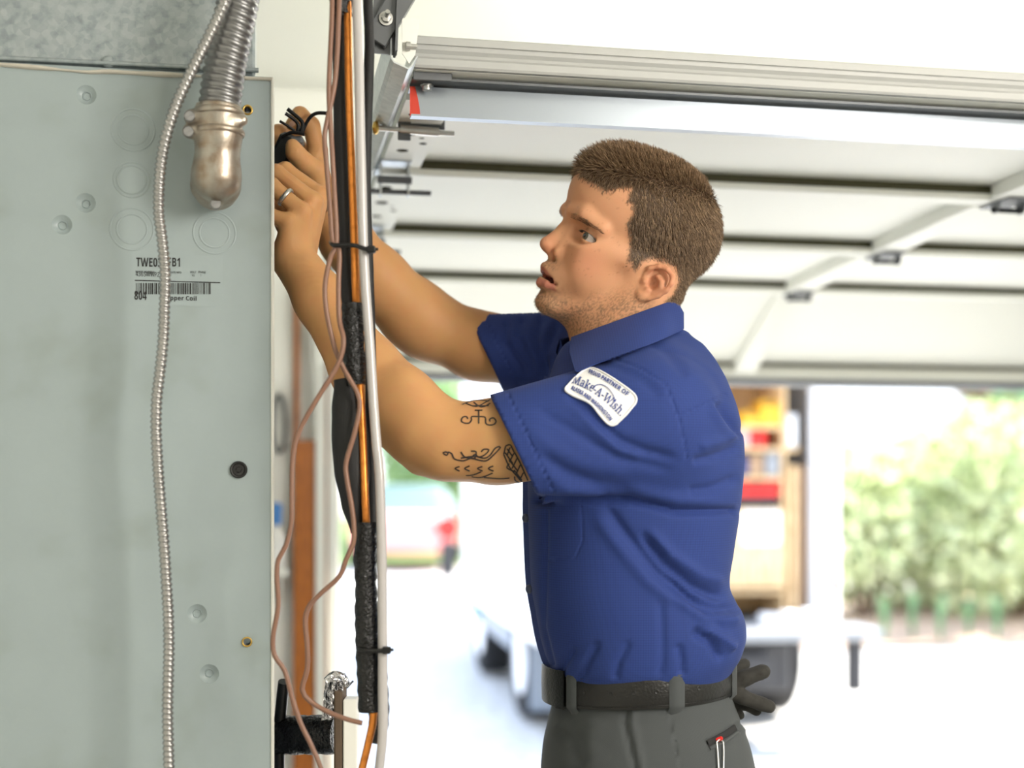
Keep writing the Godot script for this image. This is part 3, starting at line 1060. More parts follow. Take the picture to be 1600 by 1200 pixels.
func track() -> void:
	var t := thing("horizontal_track", "bare galvanised channel track running back beside the raised door's edge", "door track", Vector3(0.172, 1.905, -1.60))
	var s := Shape.new()
	var prof := PackedVector2Array([Vector2(0, 0.050), Vector2(0, 0.006), Vector2(0.004, 0.0), Vector2(0.014, -0.004), Vector2(0.021, -0.007), Vector2(0.026, -0.003), Vector2(0.033, 0.009), Vector2(0.0317, 0.0098), Vector2(0.0247, -0.0016), Vector2(0.021, -0.0052), Vector2(0.0145, -0.0024), Vector2(0.0048, 0.0014), Vector2(0.0015, 0.0065), Vector2(0.0015, 0.050)])
	s.prism(prof, 1.75, Transform3D(Basis(Vector3(1, 0, 0), Vector3(0, 1, 0), Vector3(0, 0, 1)), Vector3(0.155, 1.905, -3.35)))
	obj("channel", s, M["galvanised"], t)
	s = Shape.new()
	s.prism(PackedVector2Array([Vector2(0, 0), Vector2(0.0085, -0.012), Vector2(0.016, 0.0), Vector2(0.021, 0.042), Vector2(0, 0.042)]), 0.002, Transform3D(Basis(), on_z(628, 84, -1.602)))
	obj("end_plate", s, M["white paint"], t)
	s = Shape.new()
	var bp := on_z(637, 72, -1.597)
	s.lathe(PackedVector2Array([Vector2(0, -0.002), Vector2(0.0058, -0.002), Vector2(0.0058, 0.003), Vector2(0, 0.003)]), 6, frame(bp, Vector3(1, 0, 0)))
	s.tube(PackedVector3Array([bp, bp + Vector3(0.0115, 0, 0)]), func(_u, m, _a): return 0.003 + 0.0003 * sin(m * 6000.0), 10)
	obj("bolt", s, M["bare steel"], t)
	# the punched angle that hangs the track
	var h := thing("hanger_bracket", "grey punched steel angle and strap bolted together above the door track", "bracket", on_z(605, 30, -1.60))
	var c := CSGBox3D.new()
	c.name = "angle_plate"
	c.size = Vector3(0.030, 0.20, 0.003)
	c.material = M["dark steel"]
	h.add_child(c, true)
	c.position = on_z(605, 85, -1.607) + Vector3(0, 0.10, 0) - h.position
	c.rotation.z = deg_to_rad(-2)
	for y in [-0.082, -0.048, -0.01]:
		var hole := CSGCylinder3D.new()
		hole.name = "hole"
		hole.radius = 0.0048
		hole.height = 0.02
		hole.sides = 20
		hole.operation = CSGShape3D.OPERATION_SUBTRACTION
		hole.material = M["dark steel"]
		c.add_child(hole, true)
		hole.position = Vector3(-0.002, y, 0)
		hole.rotation.x = PI / 2
	s = Shape.new()
	s.box(Transform3D(Basis(Vector3(0, 0, 1), deg_to_rad(-2)), on_z(622, 85, -1.600) + Vector3(0, 0.10, 0)), Vector3(0.003, 0.20, 0.028))
	obj("angle_flange", s, M["dark steel"], h)
	s = Shape.new()
	var dir := Vector3(0.5, 0.866, 0)
	var at := on_z(602, 36, -1.597)
	s.box(Transform3D(Basis(Vector3(dir.y, -dir.x, 0), dir, Vector3(0, 0, 1)), at + dir * 0.055), Vector3(0.0285, 0.16, 0.003), 0.001)
	s.box(Transform3D(Basis(Vector3(dir.y, -dir.x, 0), dir, Vector3(0, 0, 1)), at + dir * 0.055 + Vector3(dir.y, -dir.x, 0) * 0.013 + Vector3(0, 0, -0.011)), Vector3(0.003, 0.16, 0.02))
	obj("strap", s, M["dark steel"], h)
	s = Shape.new()
	at = on_z(603, 29, -1.594)
	s.lathe(PackedVector2Array([Vector2(0, 0), Vector2(0.0085, 0), Vector2(0.0085, 0.0012), Vector2(0.006, 0.0016)]), 24, frame(at, Vector3(0, 0, 1), Vector3.UP))
	s.lathe(PackedVector2Array([Vector2(0.0056, 0.001), Vector2(0.0056, 0.0055), Vector2(0.003, 0.006), Vector2(0, 0.006)]), 6, frame(at, Vector3(0, 0, 1), Vector3.UP))
	s.tube(PackedVector3Array([at, at + Vector3(0.001, 0.004, 0.013)]), 0.0029, 12)
	obj("bolt", s, M["bare steel"], h)

# ---------------------------------------------------------------- outdoors
func leaf_mesh(size: float) -> ArrayMesh:
	var s := Shape.new()
	s.sheet([[Vector3(0, 0, 0), Vector3(0, 0, 0)], [Vector3(-0.28, 0.35, 0.06) * size, Vector3(0.28, 0.35, 0.06) * size], [Vector3(-0.25, 0.7, 0.05) * size, Vector3(0.25, 0.7, 0.05) * size], [Vector3(-0.01, 1.0, -0.08) * size, Vector3(0.01, 1.0, -0.08) * size]])
	return s.done()

func foliage(t: Node3D, clumps: Array, count: int, size: float, low: Color, high: Color) -> void:   # clumps: [centre, radii]
	var mm := MultiMesh.new()
	mm.transform_format = MultiMesh.TRANSFORM_3D
	mm.use_colors = true
	mm.mesh = leaf_mesh(size)
	mm.instance_count = count
	for i in count:
		var c: Array = clumps[i % clumps.size()]
		var d := Vector3(rng.randfn(), rng.randfn(), rng.randfn()).normalized()
		var p: Vector3 = c[0] + d * c[1] * (1.0 - 0.35 * rng.randf() * rng.randf())
		var y := (d + Vector3(rng.randfn(), rng.randfn(), rng.randfn()) * 0.6).normalized()
		var b := frame(p, y, Vector3(rng.randfn(), rng.randfn(), rng.randfn()).normalized()).basis
		mm.set_instance_transform(i, Transform3D(b.scaled(Vector3.ONE * rng.randf_range(0.7, 1.3)), p))
		var g := low.lerp(high, rng.randf())
		mm.set_instance_color(i, Color(g.r, g.g, g.b))
	var o := MultiMeshInstance3D.new()
	o.name = "foliage"
	o.multimesh = mm
	o.material_override = M["leaf"]
	o.set_meta("kind", "stuff")
	t.add_child(o, true)

func shrub(called: String, label: String, category: String, base: Vector3, w: float, h: float, trunk: float, count: int, size: float, low: Color, high: Color, group := "") -> void:
	var t := thing(called, label, category, base, group)
	var clumps := []
	for i in 6:
		var a := TAU * i / 6.0 + rng.randf()
		clumps.append([Vector3(cos(a) * w * 0.26, trunk + (h - trunk) * rng.randf_range(0.35, 0.68), sin(a) * w * 0.26), Vector3(w * 0.28, (h - trunk) * 0.36, w * 0.28)])
	clumps.append([Vector3(0, trunk + (h - trunk) * 0.74, 0), Vector3(w * 0.26, (h - trunk) * 0.26, w * 0.26)])
	foliage(t, clumps, count, size, low, high)
	for i in (1 if trunk > 1.0 else 3):
		var a := TAU * i / 3.0
		var s := Shape.new()
		var top: Vector3 = clumps[i][0]
		s.tube(curve([base, base + Vector3(cos(a) * 0.06, trunk * 0.6 + 0.1, sin(a) * 0.06), base + top], 0.2), func(u, _m, _a): return lerpf(0.035 + trunk * 0.05, 0.015, u), 8)
		obj("trunk" if trunk > 1.0 else "stem", s, M["bark"], t)

func outdoors() -> void:
	var s := Shape.new()
	s.box(Transform3D(Basis(), Vector3(2, -0.10, -13.7)), Vector3(60, 0.16, 19.9))
	struct("ground", s, M["concrete"])
	s = Shape.new()
	s.box(Transform3D(Basis(), Vector3(2, -0.12, -43)), Vector3(120, 0.16, 39))
	tag(obj("lawn", s, M["lawn"]), "pale sunlit lawn stretching away beyond the driveway", "lawn", "", "structure")
	# the planting bed, a low mound of soil with a sloping front
	s = Shape.new()
	var rows := []
	for i in 9:
		var row := []
		for k in 15:
			var u := i / 8.0
			var p := W(1255 + k * 50, 1000, 1.0)
			p = eye + (p - eye) * (lerpf(11.6, 17.0, u) + k * 0.06)
			row.append(Vector3(p.x, -0.02 + 0.22 * sin(u * PI) * minf(1.0, k * 0.4) + 0.03 * rng.randf(), p.z))
		rows.append(row)
	s.sheet(rows)
	tag(obj("soil_bed", s, M["soil"]), "brown mound of bare soil below the shrubs past the driveway", "flower bed", "", "structure")
	var lo := Color(0.34, 0.41, 0.20)
	var hi := Color(0.66, 0.72, 0.42)
	var pale := Color(0.84, 0.86, 0.58)
	var at := func(px: float, d: float) -> Vector3:
		var p := W(px, 760, d)
		return Vector3(p.x, 0.04, p.z)
	shrub("shrub", "pale yellow-green bush beside the truck's open door", "shrub", at.call(1350, 13.3), 1.3, 1.7, 0.0, 3000, 0.11, lo, pale, "")
	shrub("shrub", "widest light green bush in the middle of the planting bed", "shrub", at.call(1470, 13.8), 2.0, 1.95, 0.12, 4600, 0.12, lo, pale, "")
	shrub("shrub", "tall bush at the picture's edge past the wide light green one", "shrub", at.call(1595, 13.2), 1.8, 2.1, 0.05, 4200, 0.12, lo, pale, "")
	shrub("shrub", "dark low bush standing between the truck and the widest bush, further back", "shrub", at.call(1400, 16.8), 2.4, 1.8, 0.0, 4200, 0.14, lo, hi, "")
	shrub("shrub", "upright bush behind the tall one, against the white house", "shrub", at.call(1555, 17.2), 2.6, 2.4, 0.0, 4200, 0.14, lo, pale, "")
	shrub("shrub", "low green bush across the street behind the parked car", "shrub", at.call(685, 32.0) - Vector3(0, 0.08, 0), 3.2, 2.0, 0.0, 2600, 0.2, Color(0.25, 0.38, 0.2), Color(0.6, 0.7, 0.42), "")
	for i in 5:   # strap-leaved plants along the bed
		var base: Vector3 = at.call(1382 + i * 44, 11.9 + 0.2 * (i % 2))
		var g := thing("strap_plant", ["strap-leaved clump at the foot of the bushes, nearest the truck", "second strap-leaved clump from the truck, under the bushes", "middle one of the five strap-leaved clumps under the bushes", "fourth strap-leaved clump from the truck, under the bushes", "strap-leaved clump under the bushes, farthest from the truck"][i], "plant", base, "strap-leaved plants along the front of the bed")
		for k in 9:
			var a := TAU * k / 9.0
			var o := Vector3(cos(a), 0, sin(a))
			var sd := o.cross(Vector3.UP) * 0.016
			var h := 0.30 + 0.12 * sin(k * 2.3 + i)
			s = Shape.new()
			s.sheet([[base - sd, base + sd], [base + o * 0.02 + Vector3(0, h * 0.6, 0) - sd, base + o * 0.02 + Vector3(0, h * 0.6, 0) + sd], [base + o * 0.06 + Vector3(0, h, 0) - sd * 0.7, base + o * 0.06 + Vector3(0, h, 0) + sd * 0.7], [base + o * 0.11 + Vector3(0, h * 0.95, 0), base + o * 0.11 + Vector3(0, h * 0.95, 0) + sd * 0.1]])
			if not M.has("strap leaf"):
				mat("strap leaf", Color(0.36, 0.52, 0.36), 0.5)
			obj("leaf", s, M["strap leaf"], g)
	shrub("tree", "reddish-leaved tree above the white roof", "tree", at.call(1510, 27.0) - Vector3(0, 0.08, 0), 3.2, 4.6, 1.6, 2600, 0.22, Color(0.32, 0.14, 0.09), Color(0.62, 0.34, 0.24), "")
	shrub("tree", "green tree at the picture's edge beside the reddish tree", "tree", at.call(1606, 26.0) - Vector3(0, 0.08, 0), 2.8, 5.2, 1.4, 2600, 0.22, Color(0.12, 0.26, 0.12), Color(0.36, 0.52, 0.30), "")
	shrub("tree", "bluish green tree beyond the gable of the white house", "tree", at.call(1455, 31.0) - Vector3(0, 0.08, 0), 4.4, 5.2, 1.8, 2600, 0.24, Color(0.2, 0.34, 0.26), Color(0.5, 0.62, 0.5), "")
	shrub("tree", "street tree glimpsed below the man's forearm, above the parked red car", "tree", at.call(690, 30.0) - Vector3(0, 0.08, 0), 2.6, 3.8, 1.1, 2600, 0.22, Color(0.16, 0.3, 0.12), Color(0.5, 0.62, 0.34), "")
	shrub("tree", "grey-green tree between the man's two arms, across the street", "tree", at.call(650, 38.0) - Vector3(0, 0.08, 0), 7.0, 7.0, 1.8, 3000, 0.3, Color(0.25, 0.38, 0.26), Color(0.56, 0.66, 0.5), "")
	# the white house behind the bushes
	var hs := thing("house", "low white house with a pale sloping roof behind the bushes", "house", at.call(1390, 21.0))
	var right := cr
	var back := cf
	var o := hs.position
	s = Shape.new()
	s.box(Transform3D(Basis(right, Vector3.UP, -back), o + Vector3(0, 1.0, 0) + back * 1.5 + right * -0.2), Vector3(4.4, 2.0, 3.0), 0.01)
	obj("wall", s, M["truck paint"], hs)
	s = Shape.new()
	s.prism(PackedVector2Array([Vector2(-2.6, 2.55), Vector2(-2.5, 2.8), Vector2(0.3, 3.15), Vector2(2.7, 1.78), Vector2(2.7, 1.62), Vector2(0.2, 2.0), Vector2(-2.4, 2.0)]), 3.6, Transform3D(Basis(right, Vector3.UP, -back), o + back * 3.3))
	obj("roof", s, M["white"], hs)
	for i in 2:
		s = Shape.new()
		s.box(Transform3D(Basis(right, Vector3.UP, -back), o + Vector3(0, 1.2, 0) + right * (-1.3 + i * 1.7)), Vector3(0.8, 0.9, 0.06), 0.01)
		var win := obj("window", s, M["white paint"], hs)
		s = Shape.new()
		s.box(Transform3D(Basis(right, Vector3.UP, -back), o + Vector3(0, 1.2, 0) + right * (-1.3 + i * 1.7) - back * 0.02), Vector3(0.68, 0.78, 0.04))
		obj("pane", s, M["glass"], win)
	street()

func street() -> void:
	var p := W(640, 760, 24.0)
	p.y = 0.0
	var t := thing("parked_car", "red car parked across the street, below the man's forearm", "car", p)
	var b := Basis(cr, Vector3.UP, -cf)
	var x := Transform3D(b, p)
	var s := Shape.new()
	# lofted body: sections across the car from tail to nose
	var rows := []
	for q in [[2.0, 0.70, 0.40, 0.78], [1.95, 0.82, 0.28, 0.92], [1.2, 0.86, 0.24, 0.96], [0.0, 0.87, 0.22, 0.95], [-1.2, 0.86, 0.24, 0.88], [-1.95, 0.80, 0.28, 0.74], [-2.0, 0.66, 0.40, 0.62]]:
		var row := []
		for k in 17:
			var a := TAU * k / 16.0
			var e := Vector2(signf(cos(a)) * pow(absf(cos(a)), 0.45), signf(sin(a)) * pow(absf(sin(a)), 0.45))
			row.append(x * Vector3(e.x * q[1], (q[2] + q[3]) / 2 + e.y * (q[3] - q[2]) / 2, q[0]))
		rows.append(row)
	s.sheet(rows, true)
	s.face(rows[0].slice(0, 16), x.basis.z)
	s.face(rows[6].slice(0, 16), -x.basis.z)
	obj("body", s, M["hazed red"], t)  # haze and glare are painted into the pale body colour
	s = Shape.new()
	rows = []
	for q in [[0.92, 0.86, 0.80], [1.12, 0.80, 0.62], [1.36, 0.66, 0.50], [1.42, 0.55, 0.42]]:
		var row := []
		for k in 17:
			var a := TAU * k / 16.0
			row.append(x * Vector3(signf(cos(a)) * pow(absf(cos(a)), 0.5) * q[1], q[0], signf(sin(a)) * pow(absf(sin(a)), 0.5) * q[2] * 1.7))
		rows.append(row)
	s.sheet(rows, true)
	s.face(rows[3].slice(0, 16), Vector3.UP)
	obj("cabin", s, M["glass"], t)
	for sx in [-1, 1]:
		for sz in [-1, 1]:
			s = Shape.new()
			s.lathe(PackedVector2Array([Vector2(0, -0.09), Vector2(0.28, -0.09), Vector2(0.31, -0.05), Vector2(0.31, 0.05), Vector2(0.28, 0.09), Vector2(0, 0.09)]), 20, frame(x * Vector3(sx * 0.78, 0.31, sz * 1.25), cr))
			obj("wheel", s, M["tyre"], t)
		s = Shape.new()
		s.box(Transform3D(b, x * Vector3(sx * 0.66, 0.76, 1.98)), Vector3(0.24, 0.12, 0.06), 0.02)
		obj("tail_lamp", s, M["red paint"], t)
	p = W(700, 760, 20.0)
	t = thing("street_sign", "round red sign on a dark post beside the parked red car", "sign", Vector3(p.x, 0, p.z))
	s = Shape.new()
	s.tube(PackedVector3Array([t.position, t.position + Vector3(0, 0.95, 0)]), 0.035, 10)
	obj("post", s, M["dark plastic"], t)
	s = Shape.new()
	s.box(Transform3D(b, t.position + Vector3(0, 0.32, 0)), Vector3(0.24, 0.5, 0.2), 0.03)
	obj("post_box", s, M["dark plastic"], t)
	s = Shape.new()
	s.lathe(PackedVector2Array([Vector2(0, 0.02), Vector2(0.17, 0.02), Vector2(0.17, -0.01), Vector2(0, -0.01)]), 24, frame(t.position + Vector3(0, 0.78, 0) - cf * 0.05, -cf, Vector3.UP))
	obj("disc", s, M["red"], t)

# ---------------------------------------------------------------- the service truck: x across its open back, z away along its side
func truck() -> void:
	var o := eye + cr * 0.13 + cf * 7.4
	o.y = 0
	var ex := (cr * 0.989 + cf * 0.148).normalized()
	var ez := (cf * 0.989 - cr * 0.148).normalized()
	var x := Transform3D(Basis(ex, Vector3.UP, -ez), o)   # -z of this frame runs forward along the truck
	var t := thing("service_truck", "white box truck parked on the driveway with its back open on wooden shelves", "truck", o)
	var bx := func(c: Vector3, size: Vector3, bevel := 0.01) -> Shape:
		var q := Shape.new()
		q.box(x * Transform3D(Basis(), c), size, bevel)
		return q
	var w := 1.73
	obj("side_wall", bx.call(Vector3(0.02, 1.62, -1.8), Vector3(0.04, 2.2, 3.6)), M["truck paint"], t)
	obj("side_wall", bx.call(Vector3(w - 0.02, 1.62, -1.8), Vector3(0.04, 2.2, 3.6)), M["truck paint"], t)
	obj("bulkhead", bx.call(Vector3(w / 2, 1.62, -3.58), Vector3(w - 0.08, 2.2, 0.04)), M["truck paint"], t)
	obj("roof", bx.call(Vector3(w / 2, 2.74, -1.8), Vector3(w, 0.05, 3.6)), M["truck paint"], t)
	obj("deck", bx.call(Vector3(w / 2, 0.60, -1.72), Vector3(w, 0.07, 3.9)), M["grey"], t)
	obj("rear_post", bx.call(Vector3(w - 0.078, 1.68, 0.03), Vector3(0.155, 2.1, 0.09), 0.015), M["truck paint"], t)
	obj("rear_post", bx.call(Vector3(0.06, 1.68, 0.02), Vector3(0.12, 2.1, 0.06), 0.015), M["truck paint"], t)
	obj("header", bx.call(Vector3(w / 2, 2.66, 0.02), Vector3(w - 0.1, 0.14, 0.06), 0.015), M["truck paint"], t)
	obj("light_lens", bx.call(Vector3(w - 0.045, 0.86, 0.082), Vector3(0.034, 0.13, 0.02), 0.006), M["red"], t)
	obj("bumper", bx.call(Vector3(w / 2 + 0.05, 0.60, 0.26), Vector3(w + 0.1, 0.06, 0.34), 0.01), M["grey"], t)
	obj("bumper_leg", bx.call(Vector3(w - 0.02, 0.43, 0.32), Vector3(0.085, 0.30, 0.06), 0.01), M["dark plastic"], t)
	obj("hitch_box", bx.call(Vector3(w - 0.52, 0.42, 0.18), Vector3(0.30, 0.28, 0.24), 0.02), M["dark plastic"], t)
	obj("frame_rail", bx.call(Vector3(w * 0.5, 0.42, -2.2), Vector3(0.7, 0.16, 5.2), 0.01), M["dark plastic"], t)
	obj("mud_flap", bx.call(Vector3(0.17, 0.33, -0.32), Vector3(0.30, 0.44, 0.02), 0.004), M["bed grey"], t)
	obj("side_skirt", bx.call(Vector3(0.03, 0.47, -1.7), Vector3(0.03, 0.20, 1.3), 0.006), M["bed grey"], t)
	# cab and its blue-striped wing ahead of the box
	var q := Shape.new()
	q.prism(PackedVector2Array([Vector2(3.7, 0.4), Vector2(3.7, 1.9), Vector2(4.3, 1.85), Vector2(4.75, 1.25), Vector2(5.5, 1.1), Vector2(5.6, 0.4)]), w - 0.5, x * Transform3D(Basis(Vector3(0, 0, -1), Vector3(0, 1, 0), Vector3(1, 0, 0)), Vector3(0.40, 0, 0)))
	obj("cab", q, M["truck paint"], t)
	obj("wing_stripe", bx.call(Vector3(0.035, 0.50, -3.15), Vector3(0.03, 0.22, 0.8), 0.01), M["sky blue"], t, "blue stripe")
	for p in [[0.14, -0.78], [0.14, -2.75], [w - 0.14, -0.78], [w - 0.14, -2.75]]:
		q = Shape.new()
		var fr := x * frame(Vector3(p[0], 0.36, p[1]), Vector3(-1, 0, 0))
		q.lathe(PackedVector2Array([Vector2(0.2, 0.10), Vector2(0.33, 0.115), Vector2(0.36, 0.09), Vector2(0.36, -0.09), Vector2(0.33, -0.115), Vector2(0.2, -0.10)]), 32, fr, false)
		var tw := obj("wheel", q, M["tyre"], t)
		q = Shape.new()
		q.lathe(PackedVector2Array([Vector2(0, 0.05), Vector2(0.1, 0.06), Vector2(0.12, 0.09), Vector2(0.2, 0.10), Vector2(0.22, 0.11), Vector2(0.22, -0.05), Vector2(0, -0.05)]), 28, fr)
		obj("rim", q, M["truck paint"], tw)
	# shelving in the open back
	var shelf := thing("plywood_shelving", "pale plywood shelving unit filling the truck's open back", "shelves", x * Vector3(1.2, 0.64, -0.1))
	for v in [0.30, 0.66, 1.02, 1.44]:
		obj("upright", bx.call(Vector3(v, 1.62, -0.28), Vector3(0.022, 1.92, 0.5), 0.003), M["pale plywood"], shelf)
	for y in [0.80, 1.266, 1.447, 1.61, 1.735, 2.10, 2.50]:
		var wide := 1.24 if y == 1.61 else 1.155
		obj("shelf_board", bx.call(Vector3(0.29 + wide / 2, y, -0.28), Vector3(wide, 0.022, 0.5), 0.003), M["pale plywood"], shelf)
	obj("back_board", bx.call(Vector3(0.88, 1.62, -0.54), Vector3(1.2, 1.92, 0.012), 0.002), M["pale plywood"], shelf)
	obj("face_panel", bx.call(Vector3(1.24, 1.05, -0.025), Vector3(0.42, 0.44, 0.012), 0.002), M["pale plywood"], shelf)
	for v in [1.492, 1.542]:
		q = bx.call(Vector3(v, 0.637 + 0.44, -0.06), Vector3(0.036, 0.88, 0.09), 0.004)
		tag(obj("loose_plank", q, M["pale plywood"] if v < 1.5 else M["tan"]), "pale plank standing on end beside the truck's plywood shelving" if v < 1.5 else "darker plank standing on end between the pale plank and the truck's white post", "plank")
	var put_box := func(called: String, label: String, cat: String, px: float, y: float, wide: float, high: float, m: String, z := -0.14, top_m := "", share := 0.18) -> void:
		# stands on the board whose upper face is at y
		var l := x.affine_inverse() * W(px, 700, 7.60)
		var base := Vector3(l.x, y + 0.001, z)
		var deep := 0.2 if wide > 0.075 else wide
		var tt := thing(called, label, cat, x * base)
		obj("body", bx.call(base + Vector3(0, high * (1.0 - share) / 2, 0), Vector3(wide, high * (1.0 - share), deep), 0.008), M[m], tt)
		obj("lid", bx.call(base + Vector3(0, high * (1.0 - share / 2), 0), Vector3(wide * 1.03, high * share, deep * 1.03), 0.008), M[top_m if top_m else m], tt)
		if wide > 0.1:
			var hq := Shape.new()
			var c := base + Vector3(0, high, deep / 2)
			hq.tube(curve([x * (c + Vector3(-wide * 0.2, -0.02, 0)), x * (c + Vector3(-wide * 0.16, -0.02, 0.02)), x * (c + Vector3(wide * 0.16, -0.02, 0.02)), x * (c + Vector3(wide * 0.2, -0.02, 0))], 0.02), 0.007, 6)
			obj("handle", hq, M["dark plastic"], tt)
	put_box.call("tool_case", "larger yellow tool case high on the truck's shelves", "tool case", 1209, 1.746, 0.115, 0.14, "yellow")
	put_box.call("tool_case", "smaller yellow tool case beside the larger yellow one", "tool case", 1177, 1.746, 0.105, 0.08, "yellow")
	put_box.call("tool_case", "small red case under the yellow cases in the truck", "tool case", 1189, 1.621, 0.09, 0.095, "red")
	put_box.call("cardboard_box", "pale pink carton beside the small red case", "box", 1163, 1.621, 0.08, 0.10, "pink")
	put_box.call("parts_bin", "dark blue bin low on the truck's shelves, next to the tan carton", "bin", 1158, 1.458, 0.10, 0.115, "blue")
	put_box.call("cardboard_box", "tan carton on the same shelf as the dark blue bin", "box", 1185, 1.458, 0.085, 0.125, "tan")
	put_box.call("cardboard_box", "greyish carton at the end of the shelf that holds the dark blue bin", "box", 1212, 1.458, 0.085, 0.138, "grey")
	put_box.call("red_toolbox", "dark grey toolbox with a wide red lid in the truck", "toolbox", 1185, 1.277, 0.265, 0.150, "dark plastic", -0.14, "red", 0.58)
	put_box.call("paper_roll", "white roll of paper standing at the truck shelf's edge", "paper roll", 1245, 1.621, 0.062, 0.19, "white", -0.08)
	tag(obj("paper_sheet", bx.call(x.affine_inverse() * W(1195, 825, 7.55) * Vector3(1, 1, 0) + Vector3(0, 0, -0.016), Vector3(0.22, 0.19, 0.004), 0.001), M["white"]), "blank white sheet of paper pinned to the plywood shelf front", "paper")
	for i in 3:
		var p := x.affine_inverse() * W(1212 + i * 30, 962, 7.3)
		q = Shape.new()
		q.box(x * Transform3D(Basis(Vector3.UP, 0.5 * i), Vector3(p.x, 0.638 + 0.03 + 0.006 * i, 0.16 + 0.03 * i)), Vector3(0.09, 0.06 + 0.012 * i, 0.08), 0.012)
		tag(obj("white_packet", q, M["white"]), ["white packet on the truck bumper nearest the man's back", "middle one of three white packets on the truck bumper", "white packet on the truck bumper nearest the white post"][i], "packet", "white packets on the truck bumper")

# ---------------------------------------------------------------- the air handler and what is fixed to its front
const FACE := -1.625

func letters(text: String, at: Vector3, height: float, font := "Droid Sans", weight := 400, squeeze := 1.0) -> Shape:   # flat print facing +z with its lower left at that point
	var tm := text_mesh(text, font, weight)
	var s := Shape.new()
	var k := height / 0.7
	var arr := tm.get_mesh_arrays()
	var box := tm.get_aabb()
	var first := 0
	for i in arr[Mesh.ARRAY_VERTEX].size():
		var p: Vector3 = arr[Mesh.ARRAY_VERTEX][i]
		s.add(at + Vector3((p.x - box.position.x) * k * squeeze, p.y * k, p.z * 0.0006 + 0.0003), arr[Mesh.ARRAY_NORMAL][i])
	for i in arr[Mesh.ARRAY_INDEX]:
		s.ix.append(first + i)
	return s

func text_mesh(text: String, font: String, weight: int) -> TextMesh:   # capitals about 0.7 high, standing on y = 0
	var f := SystemFont.new()
	f.font_names = PackedStringArray([font])
	f.font_weight = weight
	var tm := TextMesh.new()
	tm.font = f
	tm.font_size = 64
	tm.pixel_size = 1.0 / 64.0
	tm.depth = 0.3
	tm.curve_step = 1.0
	tm.text = text
	tm.horizontal_alignment = HORIZONTAL_ALIGNMENT_LEFT
	tm.vertical_alignment = VERTICAL_ALIGNMENT_BOTTOM
	return tm

